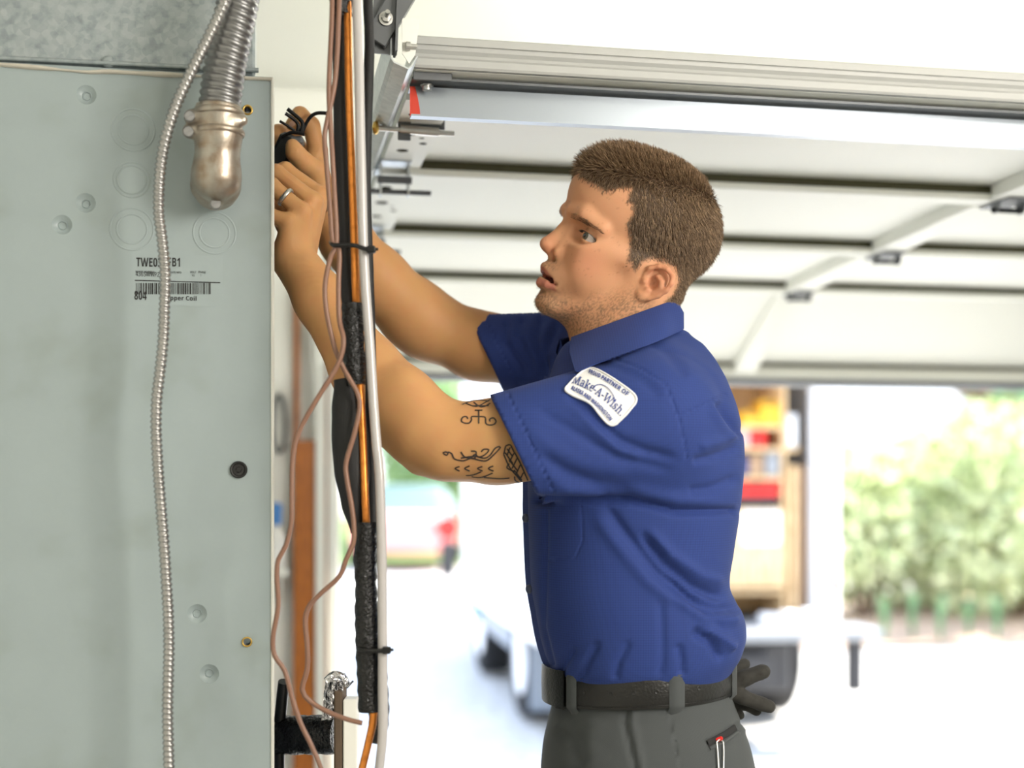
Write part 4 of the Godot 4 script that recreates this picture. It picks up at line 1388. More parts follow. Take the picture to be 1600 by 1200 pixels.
func air_handler() -> void:
	var edge := 0.018
	var top := 1.887
	var t := thing("air_handler", "tall grey-green air handler cabinet whose open side the man is reaching into", "air handler", Vector3(-0.35, 0, FACE - 0.28))
	var to := func(px: float, py: float) -> Vector3: return on_z(px, py, FACE)
	# front sheet with real dimples and holes
	var c := CSGBox3D.new()
	c.name = "front_panel"
	c.size = Vector3(0.74, 1.58, 0.022)
	c.material = M["cabinet paint"]
	t.add_child(c, true)
	var mid := Vector3(edge - 0.37, top - 0.79, FACE - 0.011)
	c.position = mid - t.position
	var dimples := [[135, 148], [134, 317], [97, 351], [308, 959], [327, 1053]]
	for q in dimples:
		var hole := CSGCylinder3D.new()
		hole.name = "dimple"
		hole.cone = true
		hole.radius = 0.0145
		hole.height = 0.016
		hole.sides = 32
		hole.operation = CSGShape3D.OPERATION_SUBTRACTION
		hole.material = M["cabinet paint"]
		c.add_child(hole, true)
		hole.rotation.x = -PI / 2
		hole.position = to.call(q[0], q[1]) - mid + Vector3(0, 0, -0.0045)
	for q in [[386, 1003, 0.0042], [387, 172, 0.0042]]:
		var hole := CSGCylinder3D.new()
		hole.name = "hole"
		hole.radius = q[2]
		hole.height = 0.05
		hole.sides = 20
		hole.operation = CSGShape3D.OPERATION_SUBTRACTION
		hole.material = M["plug"]
		c.add_child(hole, true)
		hole.rotation.x = PI / 2
		hole.position = to.call(q[0], q[1]) - mid
	var s := Shape.new()
	s.box(Transform3D(Basis(), Vector3(edge - 0.001, top - 0.79, FACE - 0.010)), Vector3(0.004, 1.58, 0.026), 0.0015)
	obj("folded_edge", s, M["white paint"], t)
	s = Shape.new()
	s.box(Transform3D(Basis(), Vector3(edge - 0.37, top - 0.011, FACE - 0.30)), Vector3(0.74, 0.022, 0.55))
	obj("top_panel", s, M["cabinet paint"], t)
	s = Shape.new()
	s.box(Transform3D(Basis(), Vector3(edge - 0.37, 0.318, FACE - 0.30)), Vector3(0.74, 0.022, 0.55))
	obj("bottom_panel", s, M["cabinet paint"], t)
	s = Shape.new()
	s.box(Transform3D(Basis(), Vector3(edge - 0.37, top - 0.79, FACE - 0.572)), Vector3(0.74, 1.56, 0.012))
	obj("back_panel", s, M["cabinet paint"], t)
	s = Shape.new()
	s.box(Transform3D(Basis(), Vector3(edge - 0.734, top - 0.79, FACE - 0.30)), Vector3(0.012, 1.53, 0.53))
	obj("side_panel", s, M["cabinet paint"], t)
	s = Shape.new()   # coil slab deep inside
	s.box(Transform3D(Basis(), Vector3(-0.42, top - 0.8, FACE - 0.30)), Vector3(0.35, 1.2, 0.45), 0.01)
	obj("coil_housing", s, M["dark steel"], t)
	s = Shape.new()
	s.box(Transform3D(Basis(), Vector3(edge - 0.37, 0.153, FACE - 0.30)), Vector3(0.72, 0.306, 0.53), 0.005)
	obj("base_stand", s, M["white paint"], t)
	for q in dimples:   # hexagon screw heads in the dimples
		s = Shape.new()
		var p: Vector3 = to.call(q[0], q[1]) + Vector3(0, 0, -0.011)
		var fr := frame(p, Vector3(0, 0, 1), Vector3(0.3, 1, 0))
		s.lathe(PackedVector2Array([Vector2(0.0062, -0.003), Vector2(0.0062, 0.0045), Vector2(0.0052, 0.0055), Vector2(0.0042, 0.0035), Vector2(0, 0.003)]), 6, fr)
		s.lathe(PackedVector2Array([Vector2(0.0088, -0.002), Vector2(0.0084, 0.0012), Vector2(0.005, 0.0016)]), 24, fr)
		obj("screw", s, M["cabinet paint"], t)
	for q in [[208, 203, 1], [206, 281, 0], [206, 358, 1], [335, 364, 1]]:   # knock-outs: fine rings
		s = Shape.new()
		var p: Vector3 = to.call(q[0], q[1])
		for r in ([0.0245, 0.0172] if q[2] else [0.0205, 0.0165]):
			var ring := PackedVector2Array()
			for k in 7:
				ring.append(Vector2(r + 0.0011 * cos(PI * k / 6.0), 0.0007 * sin(PI * k / 6.0)))
			s.lathe(ring, 56, frame(p, Vector3(0, 0, 1), Vector3.UP), false)
		obj("knockout", s, M["cabinet paint"], t)
	s = Shape.new()
	var pl: Vector3 = to.call(373, 734)
	s.lathe(PackedVector2Array([Vector2(0.0098, 0), Vector2(0.0102, 0.0025), Vector2(0.0090, 0.0042), Vector2(0.0075, 0.0038), Vector2(0.0068, 0.0022), Vector2(0.0035, 0.002), Vector2(0.003, 0.0032), Vector2(0, 0.0034)]), 28, frame(pl, Vector3(0, 0, 1), Vector3.UP))
	s.box(Transform3D(Basis(Vector3(0, 0, 1), 0.6), pl + Vector3(0, 0, 0.003)), Vector3(0.013, 0.0018, 0.0018))
	obj("plug", s, M["plug"], t, "black push-in plug")
	for q in [[386, 1003], [387, 172]]:
		s = Shape.new()
		s.lathe(PackedVector2Array([Vector2(0.0062, 0), Vector2(0.006, 0.0018), Vector2(0.0044, 0.002), Vector2(0.004, -0.004)]), 24, frame(to.call(q[0], q[1]), Vector3(0, 0, 1), Vector3.UP), false)
		obj("grommet", s, M["brass"], t, "small brass eyelet")
	# caulked seam along the top
	s = Shape.new()
	s.tube(curve([on_z(0, 101, FACE + 0.001), on_z(60, 106, FACE + 0.001), on_z(140, 113, FACE + 0.001), on_z(165, 112, FACE + 0.001), on_z(240, 116, FACE + 0.001), on_z(330, 120, FACE + 0.001), on_z(424, 124, FACE + 0.001)], 0.01), func(_u, m, _a): return 0.0045 + 0.002 * sin(m * 61.0) * sin(m * 23.0), 8, 0.5)
	obj("caulk_bead", s, M["caulk"], t)
	# printed label
	var prints := [["TWE037", 213, 421, 0.0100, "Droid Sans", 700, 0.66], ["FB1", 262, 421, 0.0100, "Droid Sans", 700, 0.66], ["4365WWP23", 212, 434, 0.0052, "Droid Sans", 400, 0.72], ["VOLT", 297, 428, 0.0024, "Droid Sans", 400, 0.9], ["PHASE", 310, 428, 0.0024, "Droid Sans", 400, 0.9], ["V2", 300, 433, 0.0024, "Droid Sans", 400, 0.9], ["1", 313, 433, 0.0024, "Droid Sans", 400, 0.9], ["MODEL NUMBER", 212, 427, 0.0022, "Droid Sans", 400, 0.9], ["DATE MFD", 266, 428, 0.0022, "Droid Sans", 400, 0.9], ["804", 210, 473, 0.0098, "Droid Sans", 700, 0.62], ["Copper Coil", 254, 471, 0.0050, "Droid Sans", 700, 1.0]]
	var first := true
	var label: MeshInstance3D
	s = Shape.new()
	s.box(Transform3D(Basis(), (to.call(208, 476) + to.call(345, 400)) / 2 + Vector3(0, 0, 0.0001)), Vector3(0.104, 0.060, 0.0003))
	label = obj("model_label", s, M["cabinet paint"], t)
	for q in prints:
		s = letters(q[0], to.call(q[1], q[2]) + Vector3(0, 0, 0.0003), q[3], q[4], q[5], q[6])
		obj("print", s, M["ink"], label)
	s = Shape.new()
	s.box(Transform3D(Basis(), (to.call(213, 440) + to.call(342, 440)) / 2 + Vector3(0, 0, 0.0004)), Vector3(0.0975, 0.0012, 0.0003))
	obj("rule", s, M["ink"], label)
	s = Shape.new()
	var px := 212.5
	var bars := RandomNumberGenerator.new()
	bars.seed = 12
	while px < 329:
		var wide: float = [0.9, 0.9, 1.7, 2.4][bars.randi() % 4]
		s.box(Transform3D(Basis(), to.call(px + wide / 2, 451) + Vector3(0, 0, 0.0004)), Vector3(wide * 0.00074, 0.0132, 0.0003))
		px += wide + [1.0, 1.0, 1.9][bars.randi() % 3]
	obj("barcode", s, M["ink"], label)
	# sheet-metal plenum on top
	var pt := thing("supply_plenum", "spangled galvanised sheet-metal duct box standing on top of the air handler", "duct", Vector3(-0.36, top, FACE - 0.28))
	s = Shape.new()
	s.box(Transform3D(Basis(), Vector3(-0.361, top + 0.28, FACE - 0.29)), Vector3(0.715, 0.555, 0.56), 0.003)
	obj("box", s, M["duct steel"], pt)
	s = Shape.new()
	s.tube(PackedVector3Array([on_z(-60, 88, FACE - 0.006), on_z(404, 110, FACE - 0.006)]), 0.003, 8)
	obj("folded_seam", s, M["duct steel"], pt)
	s = Shape.new()
	s.lathe(PackedVector2Array([Vector2(0.0075, 0), Vector2(0.007, 0.002), Vector2(0.004, 0.0035), Vector2(0, 0.004)]), 20, frame(on_z(169, 97, FACE - 0.008), Vector3(0, 0, 1), Vector3.UP), false)
	obj("rivet", s, M["duct steel"], pt)

func ribbed(path: PackedVector3Array, r: float, amp: float, pitch: float, sides: int, turn := 1.0) -> Shape:
	var s := Shape.new()
	s.tube(path, func(_u, m, a): return r + amp * (absf(sin(PI * m / pitch + a * 0.5 * turn)) * 2.0 - 1.0), sides)
	return s

func lines() -> void:
	# armoured cable, hanging in front of the cabinet
	var pts := []
	for q in line2([362, -40, 350, 5, 325, 60, 300, 110, 275, 165, 258, 220, 250, 270, 248, 330, 254, 380, 258, 430, 257, 480, 255, 530, 250, 580, 245, 625, 244, 670, 246, 715, 249, 760, 253, 810, 257, 860, 260, 910, 263, 960, 264, 1010, 263, 1060, 262, 1110, 263, 1160, 265, 1230]):
		pts.append(W(q.x, q.y, 1.505 if q.y > 300 else 1.505 - 0.02 * (300 - q.y) / 300))
	tag(obj("armored_cable", ribbed(curve(pts, 0.0007), 0.0057, 0.0009, 0.0060, 14), M["armour steel"]), "thin silver armoured cable hanging full height across the cabinet front", "cable")
	# flexible conduit with its cast connector
	var t := thing("flexible_conduit", "fat grey ribbed flexible conduit entering the cabinet through a cast elbow", "conduit", W(338, 250, 1.52))
	pts = []
	for q in line2([380, -60, 372, 0, 362, 50, 352, 100, 345, 150, 343, 180]):
		pts.append(W(q.x, q.y, 1.522))
	obj("hose", ribbed(curve(pts, 0.0011), 0.0225, 0.0016, 0.0084, 32), M["flex steel"], t)
	var f := Field.new()
	var A := func(px: float, py: float, d := 1.522) -> Vector3: return W(px, py, d)
	f.cone(A.call(342, 172), A.call(341, 212), 0.0262, 0.0265, 0.004)
	f.slab(A.call(343, 166), Vector3(0.05, 1, 0), 0.002)
	f.cone(A.call(341, 215), A.call(338, 275, 1.528), 0.0245, 0.0265, 0.006)
	f.cone(A.call(338, 275, 1.528), A.call(337, 292, 1.555), 0.0265, 0.027, 0.008)
	f.egg(A.call(337, 291, 1.545), Vector3(0.0285, 0.0235, 0.021), Basis(), 0.004)
	f.cone(A.call(299, 183, 1.512), A.call(320, 182, 1.512), 0.0085, 0.010, 0.004)
	f.cone(A.call(297, 205, 1.512), A.call(320, 204, 1.512), 0.0085, 0.010, 0.004)
	f.cone(A.call(379, 188, 1.515), A.call(366, 190, 1.515), 0.006, 0.012, 0.004)
	f.cone(A.call(337, 318, 1.535), A.call(337, 312, 1.552), 0.0062, 0.008, 0.004)
	var s := Shape.new()
	var mid: Vector3 = A.call(338, 240)
	f.net(s, mid - Vector3(0.062, 0.085, 0.062), mid + Vector3(0.055, 0.07, 0.045), 0.0017)
	obj("connector_body", s, M["cast zinc"], t)
	s = Shape.new()
	var strap := curve([A.call(310, 172, 1.50), A.call(340, 171, 1.4925), A.call(374, 176, 1.505), A.call(376, 205, 1.505), A.call(341, 208, 1.4925), A.call(310, 205, 1.50)], 0.004)
	# raised clamp bands round the collar
	for y in [178, 208]:
		var ring := PackedVector3Array()
		var cc: Vector3 = A.call(342, y)
		for k in 33:
			ring.append(cc + Vector3(cos(TAU * k / 32.0), 0, sin(TAU * k / 32.0)) * 0.0268)
		s.tube(ring, 0.0024, 8, 1.6, false)
	obj("clamp_band", s, M["cast zinc"], t)
	for q in [[296, 182, 1.503], [294, 206, 1.503], [337, 319, 1.529]]:
		s = Shape.new()
		var fr := frame(W(q[0], q[1], q[2]), Vector3(0.1, 0.0, 1), Vector3.UP)
		s.lathe(PackedVector2Array([Vector2(0.0062, -0.002), Vector2(0.0062, 0.0020), Vector2(0.0052, 0.0030), Vector2(0, 0.0032)]), 20, fr)
		s.box(fr * Transform3D(Basis(Vector3(0, 1, 0), 0.5), Vector3(0, 0.0032, 0)), Vector3(0.010, 0.0016, 0.0014))
		obj("screw", s, M["flex steel"], t)
	# the line set
	var D := 1.525
	var px_m := D / LENS
	pts = []
	for q in line2([540, -60, 543, 10, 545, 140, 549, 250, 553, 365, 555, 440, 557, 490, 560, 560, 563, 612, 567, 690, 571, 790, 574, 845, 577, 940, 580, 1060, 584, 1114, 578, 1150, 565, 1205, 552, 1260]):
		pts.append(W(q.x, q.y, D + (0.005 if (q.y > 470 and q.y < 600) or (q.y > 830 and q.y < 1100) else -0.004)))
	s = Shape.new()
	s.tube(curve(pts, 0.012), 6.0 * px_m, 18)
	tag(obj("copper_pipe", s, M["copper"]), "bright orange copper pipe running down the middle of the line set", "pipe")
	pts = []
	for q in line2([557, -60, 558, 0, 561, 105, 563, 210, 565, 280, 567, 365, 570, 430, 573, 477, 578, 542, 584, 638, 589, 700, 593, 740, 596, 830, 597, 900, 598, 1000, 598, 1080, 598, 1147, 593, 1200, 586, 1270]):
		pts.append(W(q.x, q.y, D - 0.012))
	s = Shape.new()
	s.tube(curve(pts, 0.012), 7.6 * px_m, 18)
	tag(obj("drain_tube", s, M["tube plastic"]), "greyish white plastic tube running down the line set beside the copper pipe", "tube")
	# foam-covered suction line: slim at the top, wrapped in tape, fat foam below, taped again
	t = thing("insulated_line", "black foam-covered refrigerant line with taped joints, between the thin wires and copper pipe", "pipe", W(545, 600, D))
	var seg := func(called: String, flat: Array, widths: Array, m: String, dd: float) -> void:
		var ps := []
		for q in line2(flat):
			ps.append(W(q.x, q.y, D + dd))
		var sh := Shape.new()
		var ww: Array = widths
		sh.tube(curve(ps, 0.006), func(u, mm, a):
			var g: float = u * (ww.size() - 1)
			var j := mini(int(g), ww.size() - 2)
			var r: float = lerpf(ww[j], ww[j + 1], smoothstep(0, 1, g - j)) * px_m
			return r + (0.0007 * sin(mm * 340.0 + sin(a * 2.0) * 1.4) * (1.0 if m == "tape" else 0.0)), 22)
		obj(called, sh, M[m], t)
	seg.call("foam_sleeve", [527, -60, 529, 20, 531, 140, 534, 250, 538, 365, 542, 440, 546, 485], [9, 10, 11, 11.5, 11, 11], "foam", 0.008)
	seg.call("tape_wrap", [550, 474, 551, 500, 552, 540, 554, 575, 557, 602], [16, 17.5, 17, 18, 15], "tape", 0.001)
	seg.call("foam_sleeve", [541, 592, 544, 620, 547, 690, 551, 750, 556, 800, 560, 832], [20, 27, 29, 28, 22, 12], "foam", 0.012)
	seg.call("tape_wrap", [572, 816, 572, 840, 571, 870, 572, 930, 574, 1000, 576, 1060, 577, 1112], [17, 18, 17, 19, 19, 18, 17], "tape", 0.002)
	seg.call("tape_wrap", [534, -60, 533, 0, 533, 24], [18, 18, 17], "tape", 0.0)
	t = thing("black_foam_line", "second black foam line hanging behind the white plastic tube", "pipe", W(575, 100, D + 0.03))
	seg.call("foam_sleeve", [576, -60, 575, 0, 577, 50, 577, 90, 573, 200, 571, 300, 575, 420, 579, 560, 581, 700, 583, 830], [8, 8, 8.5, 9, 9, 9, 9, 9, 9], "foam", 0.03)
	seg.call("tape_wrap", [588, 1000, 590, 1060, 592, 1120, 590, 1160], [14, 16, 17, 14], "tape", 0.026)
	# thermostat wires
	for q in [["brown thermostat wire that ends in the wall post, crossing to the copper pipe halfway down", [519, -40, 518.5, 28, 514, 140, 517, 202, 522, 290, 526, 377, 517, 400, 508, 445, 510.5, 488, 521, 536, 528, 557, 538.6, 579, 551.6, 601, 560, 618, 562, 638, 554, 676, 541, 722, 542, 748, 549, 788, 553, 823, 551.7, 849, 541, 874, 530.6, 900, 506.6, 922.7, 485, 944, 477, 968, 480, 1008, 480, 1045, 472, 1077, 485, 1096, 512, 1112, 538.6, 1122.6, 566, 1130]], ["brown thermostat wire hanging closest to the cabinet edge, looping out below the tape", [531, -40, 529, 28, 524, 122, 511, 190, 507, 215, 510, 252, 515, 315, 520, 377, 530, 391, 529, 445, 530, 499, 536.5, 527, 535, 549, 527, 571, 512.6, 596.6, 497.5, 620, 477, 655, 463, 685, 457, 725, 456, 783, 455, 818, 446.7, 853, 435, 874, 432.7, 900, 434.7, 946.7, 426.7, 994.7, 429, 1024, 445, 1048, 456, 1088, 469, 1128, 488, 1168, 505, 1210, 520, 1260]]]:
		pts = []
		var k := 0
		for w in line2(q[1]):
			pts.append(W(w.x, w.y, D - 0.016 - (0.008 if q[0].contains("closest") and w.y > 500 else 0.0)))
			k += 1
		s = Shape.new()
		s.tube(curve(pts, 0.006), 3.9 * px_m, 12)
		tag(obj("thermostat_wire", s, M["wire jacket"]), q[0], "wire", "brown wires of the line set")
	for q in [["black cable tie round the whole line set at the height of the man's wrists", [516, 378, 522, 383, 550, 383, 568, 388, 580, 391], 580, 390], ["black cable tie round the taped line and white tube near the floor end", [559, 1013, 566, 1016, 585, 1017, 600, 1017, 607, 1016], 604, 1016]]:
		t = thing("cable_tie", q[0], "cable tie", W(q[2], q[3], D - 0.03))
		pts = []
		var fl := line2(q[1])
		for i in fl.size():
			pts.append(W(fl[i].x, fl[i].y, D - 0.022 + (0.018 if i == 0 else 0.0)))
		for i in range(fl.size() - 1, -1, -1):
			pts.append(W(fl[i].x, fl[i].y, D + 0.03))
		s = Shape.new()
		s.tube(curve(pts, 0.004), 0.0018, 8, 1.4)
		obj("band", s, M["nylon"], t)
		s = Shape.new()
		s.box(Transform3D(Basis(cr, Vector3.UP, -cf), W(q[2], q[3], D - 0.022)), Vector3(0.010, 0.008, 0.009), 0.0015)
		s.tube(PackedVector3Array([W(q[2] + 5, q[3], D - 0.022), W(q[2] + 11, q[3] - 1, D - 0.022)]), 0.0016, 6)
		obj("catch", s, M["nylon"], t)
	# the corner at the bottom of the line set
	s = Shape.new()
	pts = [W(405, 1150, 1.72), W(440, 1149, 1.72), W(490, 1148, 1.70), W(528, 1148, 1.69)]
	s.tube(curve(pts, 0.004), func(_u, m, a): return 0.0245 + 0.0008 * sin(m * 260.0 + 2.0 * sin(a * 3.0)), 24)
	tag(obj("drain_pipe", s, M["tape"]), "fat black taped pipe leaving the cabinet side near the bottom", "pipe")
	s = Shape.new()
	s.tube(curve([W(444, 1065, 1.70), W(440, 1100, 1.71), W(436, 1160, 1.715), W(436, 1300, 1.72)], 0.01), 0.0075, 12)
	tag(obj("black_hose", s, M["nylon"]), "slim black hose running down beside the cabinet edge into shadow", "hose")
	t = thing("steel_channel", "upright white steel channel with a torn foil-wrapped end beside the taped pipe", "channel", Vector3(W(545, 1200, 1.655).x, 0, W(545, 1200, 1.655).z))
	s = Shape.new()
	var foot := W(549, 1090, 1.65)
	s.box(Transform3D(Basis(cr, Vector3.UP, -cf), Vector3(foot.x, foot.y / 2, foot.z)), Vector3(0.017, foot.y, 0.03), 0.0015)
	obj("post", s, M["white paint"], t)
	s = Shape.new()
	foot = W(532, 1075, 1.66)
	s.box(Transform3D(Basis(cr, Vector3.UP, -cf), Vector3(foot.x, foot.y / 2, foot.z)), Vector3(0.010, foot.y, 0.05), 0.002)
	obj("backing", s, M["kraft"], t)
	s = Shape.new()
	var rows := []
	for i in 13:
		var row := []
		for k in 13:
			var u := k / 12.0
			var w := i / 12.0
			var p := W(508 + u * 30 - 6 * w, 1062 + w * 62 + 10 * (u - 0.5) * (u - 0.5), 1.635 + 0.02 * absf(u - 0.4))
			row.append(p + Vector3(0, 0, 0.004 * sin(k * 2.1 + i * 1.3) + 0.003 * sin(i * 2.7 - k)))
		rows.append(row)
	s.sheet(rows)
	s.tube(curve([W(510, 1064, 1.63), W(522, 1054, 1.63), W(536, 1058, 1.63), W(542, 1070, 1.635)], 0.003), 0.0045, 8)
	obj("foil_wrap", s, M["foil"], t)
	s = Shape.new()
	s.tube(curve([W(542, 1075, 1.64), W(547, 1069, 1.64), W(552, 1064, 1.64)], 0.002), 0.0012, 6)
	s.tube(curve([W(537, 1062, 1.64), W(539, 1056, 1.64), W(538, 1052, 1.64)], 0.002), 0.0012, 6)
	obj("wire_end", s, M["dark steel"], t)

# ---------------------------------------------------------------- the technician, in a frame of his own: x to the right, y up, z to the camera
const TILT := 21.0
const TURN := 18.0
const LEAN := 9.5
var skull := Vector3.ZERO       # the head's own origin and axes: u to the face, v to the crown, w to his left
var axes := Basis()
var folds := []
var hair_edge := PackedVector2Array()
var hair_rim := []

func hp(u: float, v: float, w: float) -> Vector3:   # millimetres in the head's frame
	return skull + axes * (Vector3(u, v, w) * 0.001)

func in_head(p: Vector3) -> Vector3:
	return axes.transposed() * (p - skull) * 1000.0

func body_field() -> Field:
	var f := Field.new()
	# skull and face; sizes in millimetres
	var H := func(a: Vector3, r: Vector3, k: float, minus := false) -> void:
		f.egg(hp(a.x, a.y, a.z), r * 0.001, axes, k * 0.001, minus)
	var C := func(pts: Array, k: float, minus := false) -> void:   # rows of (u, v, w, radius)
		for i in pts.size() - 1:
			f.cone(hp(pts[i][0], pts[i][1], pts[i][2]), hp(pts[i + 1][0], pts[i + 1][1], pts[i + 1][2]), pts[i][3] * 0.001, pts[i + 1][3] * 0.001, k * 0.001, minus)
	H.call(Vector3(3, 40, 0), Vector3(97, 80, 75), 10)
	H.call(Vector3(-22, 38, 0), Vector3(86, 76, 72), 20)
	H.call(Vector3(32, 50, 0), Vector3(71, 60, 58), 15)
	H.call(Vector3(42, -38, 0), Vector3(52, 74, 54), 20)
	C.call([[60, -108, 0, 14], [26, -104, 0, 22]], 16)
	for s in [1.0, -1.0]:
		C.call([[-2, -18, 60 * s, 11], [4, -70, 48 * s, 13], [72, -105, 15 * s, 13]], 14)
		C.call([[72, -22, 38 * s, 13], [20, -20, 58 * s, 10]], 22)
		C.call([[95, 12, 9 * s, 8.5], [86, 13, 34 * s, 8.5], [66, 4, 52 * s, 8]], 10)
	for s in [1.0, -1.0]:
		H.call(Vector3(46, -50, 37 * s), Vector3(32, 28, 17), 18)
	for s in [1.0, -1.0]:
		H.call(Vector3(86, -10.5, 36 * s), Vector3(18, 13, 20), 8, true)
	for s in [1.0, -1.0]:
		C.call([[88, -6, 7 * s, 6], [92, -37, 10 * s, 8]], 9)
		H.call(Vector3(67.5, -10.5, 36 * s), Vector3(14.1, 14.1, 14.1), 4)
	C.call([[91, 4, 0, 6], [95.5, -14, 0, 6.5], [100.5, -27, 0, 8], [108.3, -36.5, 0, 9.6]], 7)
	C.call([[104.5, -43, 0, 4.4], [97, -47, 0, 4.4]], 5)
	H.call(Vector3(70, -70, 0), Vector3(32, 27, 32), 12)
	for s in [1.0, -1.0]:
		H.call(Vector3(87.5, -42.5, 14 * s), Vector3(13.5, 9.6, 7.2), 4)
	H.call(Vector3(79, -106, 0), Vector3(16, 14.5, 20), 9)
	H.call(Vector3(104, -97, 0), Vector3(7, 5, 16), 7, true)
	for s in [1.0, -1.0]:
		C.call([[100.3, -64, 0, 4.6], [97.8, -64.5, 6 * s, 4.6], [81, -80, 25 * s, 2]], 4)
		C.call([[97, -85, 0, 6.0], [92.5, -85.2, 12 * s, 5.2], [80, -84, 25 * s, 2]], 4)
	for s in [1.0, -1.0]:
		H.call(Vector3(91, -76.2, 12 * s), Vector3(14, 3.1, 10), 1.4, true)
		H.call(Vector3(84, -79.8, 19 * s), Vector3(10, 2.0, 7), 1.4, true)
	H.call(Vector3(97, -74.2, 0), Vector3(15, 3.5, 10), 1.4, true)
	for s in [1.0, -1.0]:
		C.call([[82, -35, 18.5 * s, 1.8], [76.5, -43, 20.5 * s, 2.0], [78, -51, 18.5 * s, 1.6]], 3, true)   # behind the wing of the nose
		H.call(Vector3(94, -51.5, 9.5 * s), Vector3(8.5, 5.0, 4.0), 2, true)
		C.call([[76, -48, 23 * s, 2.4], [70, -70, 33 * s, 2.2]], 5, true)      # fold from the nose to the mouth
		var look := Basis(Vector3(1, 0, 0), 0.20 * s) * Basis(Vector3(0.8, 0, 0.6 * s), Vector3(0, 1, 0), Vector3(-0.6 * s, 0, 0.8))
		f.egg(hp(75.5, -11, 42 * s), Vector3(0.009, 0.0046, 0.0140), axes * look, 0.0012, true)      # the opening of the lids
	# neck
	f.chain([mp(1004, 440), mp(974, 512), mp(978, 600), mp(1000, 720)], [0.055, 0.054, 0.058, 0.085], 0.02)
	f.chain([mp(938, 500), mp(940, 570)], [0.037, 0.037], 0.025)
	f.cone(mp(1008, 466, 0.046), mp(918, 556, 0.032), 0.015, 0.014, 0.02)
	# near ear
	var E := func(px: float, py: float, dz: float) -> Vector3: return mp(px, py, 0.059 + dz)
	var L := Vector3(0.6, 0.8, 0.05).normalized()
	var S := Vector3(0.78, -0.58, 0.30)
	S = (S - L * S.dot(L)).normalized()
	var eb := Basis(L, S, L.cross(S))
	f.egg(E.call(1022, 440, 0.004), Vector3(0.026, 0.0165, 0.0058), eb, 0.004)
	f.egg(E.call(1020, 441, 0.011), Vector3(0.0125, 0.0085, 0.008), eb, 0.003, true)
	var hx := [[1008, 429, 0.004], [1016, 419, 0.010], [1030, 416, 0.014], [1043, 421, 0.018], [1051, 432, 0.020], [1049, 443, 0.020], [1041, 454, 0.017], [1029, 462, 0.013], [1014, 467, 0.009]]
	var pts := []
	var rad := []
	for q in hx:
		pts.append(E.call(q[0], q[1], q[2]))
		rad.append(0.0031)
	var sc := [E.call(1022, 426, 0.015), E.call(1034, 427, 0.018), E.call(1042, 436, 0.020), E.call(1039, 447, 0.019)]
	f.chain(sc, [0.002, 0.0031, 0.0033, 0.002], 0.002, true)
	f.chain(pts, rad, 0.003)
	f.chain([E.call(1028, 432, 0.012), E.call(1034, 441, 0.014), E.call(1033, 450, 0.013), E.call(1022, 458, 0.009)], [0.0026, 0.0032, 0.0032, 0.0028], 0.004)
	f.egg(E.call(1003, 462, 0.005), Vector3(0.0075, 0.0085, 0.0052), eb, 0.004)
	f.ball(E.call(1008, 440, 0.005), 0.0050, 0.004)
	f.ball(E.call(1012, 453, 0.008), 0.0038, 0.004)
	f.egg(hp(-12, -35, -70), Vector3(0.030, 0.018, 0.006), eb, 0.006)
	# near arm
	f.chain([mp(1000, 672, 0.125), mp(775, 690, 0.155), mp(700, 690, 0.152), mp(657, 676, 0.147)], [0.058, 0.0475, 0.043, 0.042], 0.02)
	f.chain([mp(657, 664, 0.145), mp(622, 634, 0.132), mp(573, 580, 0.112), mp(503, 470, 0.08), mp(458, 404, 0.062)], [0.044, 0.046, 0.041, 0.0315, 0.0275], 0.018)
	f.cone(mp(668, 722, 0.142), mp(654, 726, 0.142), 0.015, 0.0105, 0.014)
	f.egg(mp(655, 632, 0.155), Vector3(0.045, 0.022, 0.024), Basis(Vector3(0.6, -0.8, 0), Vector3(0.8, 0.6, 0), Vector3(0, 0, 1)), 0.02)
	# near hand: back of the hand to the camera, fingers closing to the left inside the cabinet
	var mcp := [mp(450, 347, 0.086), mp(471, 331, 0.076), mp(489, 315, 0.054), mp(499, 305, 0.030)]
	for i in 4:
		f.cone(mp(452 + i * 6, 402, 0.068 - i * 0.012), mcp[i], 0.0185, [0.0112, 0.0125, 0.0128, 0.0125][i], 0.012)
	f.chain([mcp[0], mp(416, 334, 0.090), mp(400, 350, 0.082), mp(402, 366, 0.074)], [0.0100, 0.0088, 0.0080, 0.0070], 0.005)
	f.chain([mcp[1], mp(424, 290, 0.080), mp(400, 306, 0.074), mp(398, 330, 0.066)], [0.0112, 0.0100, 0.0090, 0.0078], 0.005)
	f.chain([mcp[2], mp(432, 270, 0.055), mp(404, 284, 0.050), mp(398, 308, 0.046)], [0.0118, 0.0104, 0.0093, 0.0080], 0.005)
	f.chain([mcp[3], mp(446, 266, 0.026), mp(414, 276, 0.024), mp(404, 300, 0.024)], [0.0115, 0.0102, 0.0092, 0.0080], 0.005)
	f.chain([mp(470, 388, 0.035), mp(448, 352, 0.014), mp(428, 322, 0.008), mp(412, 306, 0.010)], [0.016, 0.0128, 0.0108, 0.0090], 0.008)
	# far arm
	f.chain([mp(905, 560, -0.13), mp(748, 541, -0.15), mp(668, 508, -0.142), mp(645, 490, -0.135)], [0.056, 0.0455, 0.0455, 0.046], 0.02)
	f.chain([mp(645, 490, -0.135), mp(588, 436, -0.11), mp(540, 375, -0.08), mp(508, 322, -0.055)], [0.046, 0.0425, 0.034, 0.0265], 0.018)
	# far hand round the key set: thumb towards the camera, forefinger over the top
	f.chain([mp(508, 322, -0.055), mp(488, 268, -0.052)], [0.0255, 0.021], 0.012)
	f.cone(mp(508, 318, -0.07), mp(470, 262, -0.085), 0.02, 0.017, 0.012)
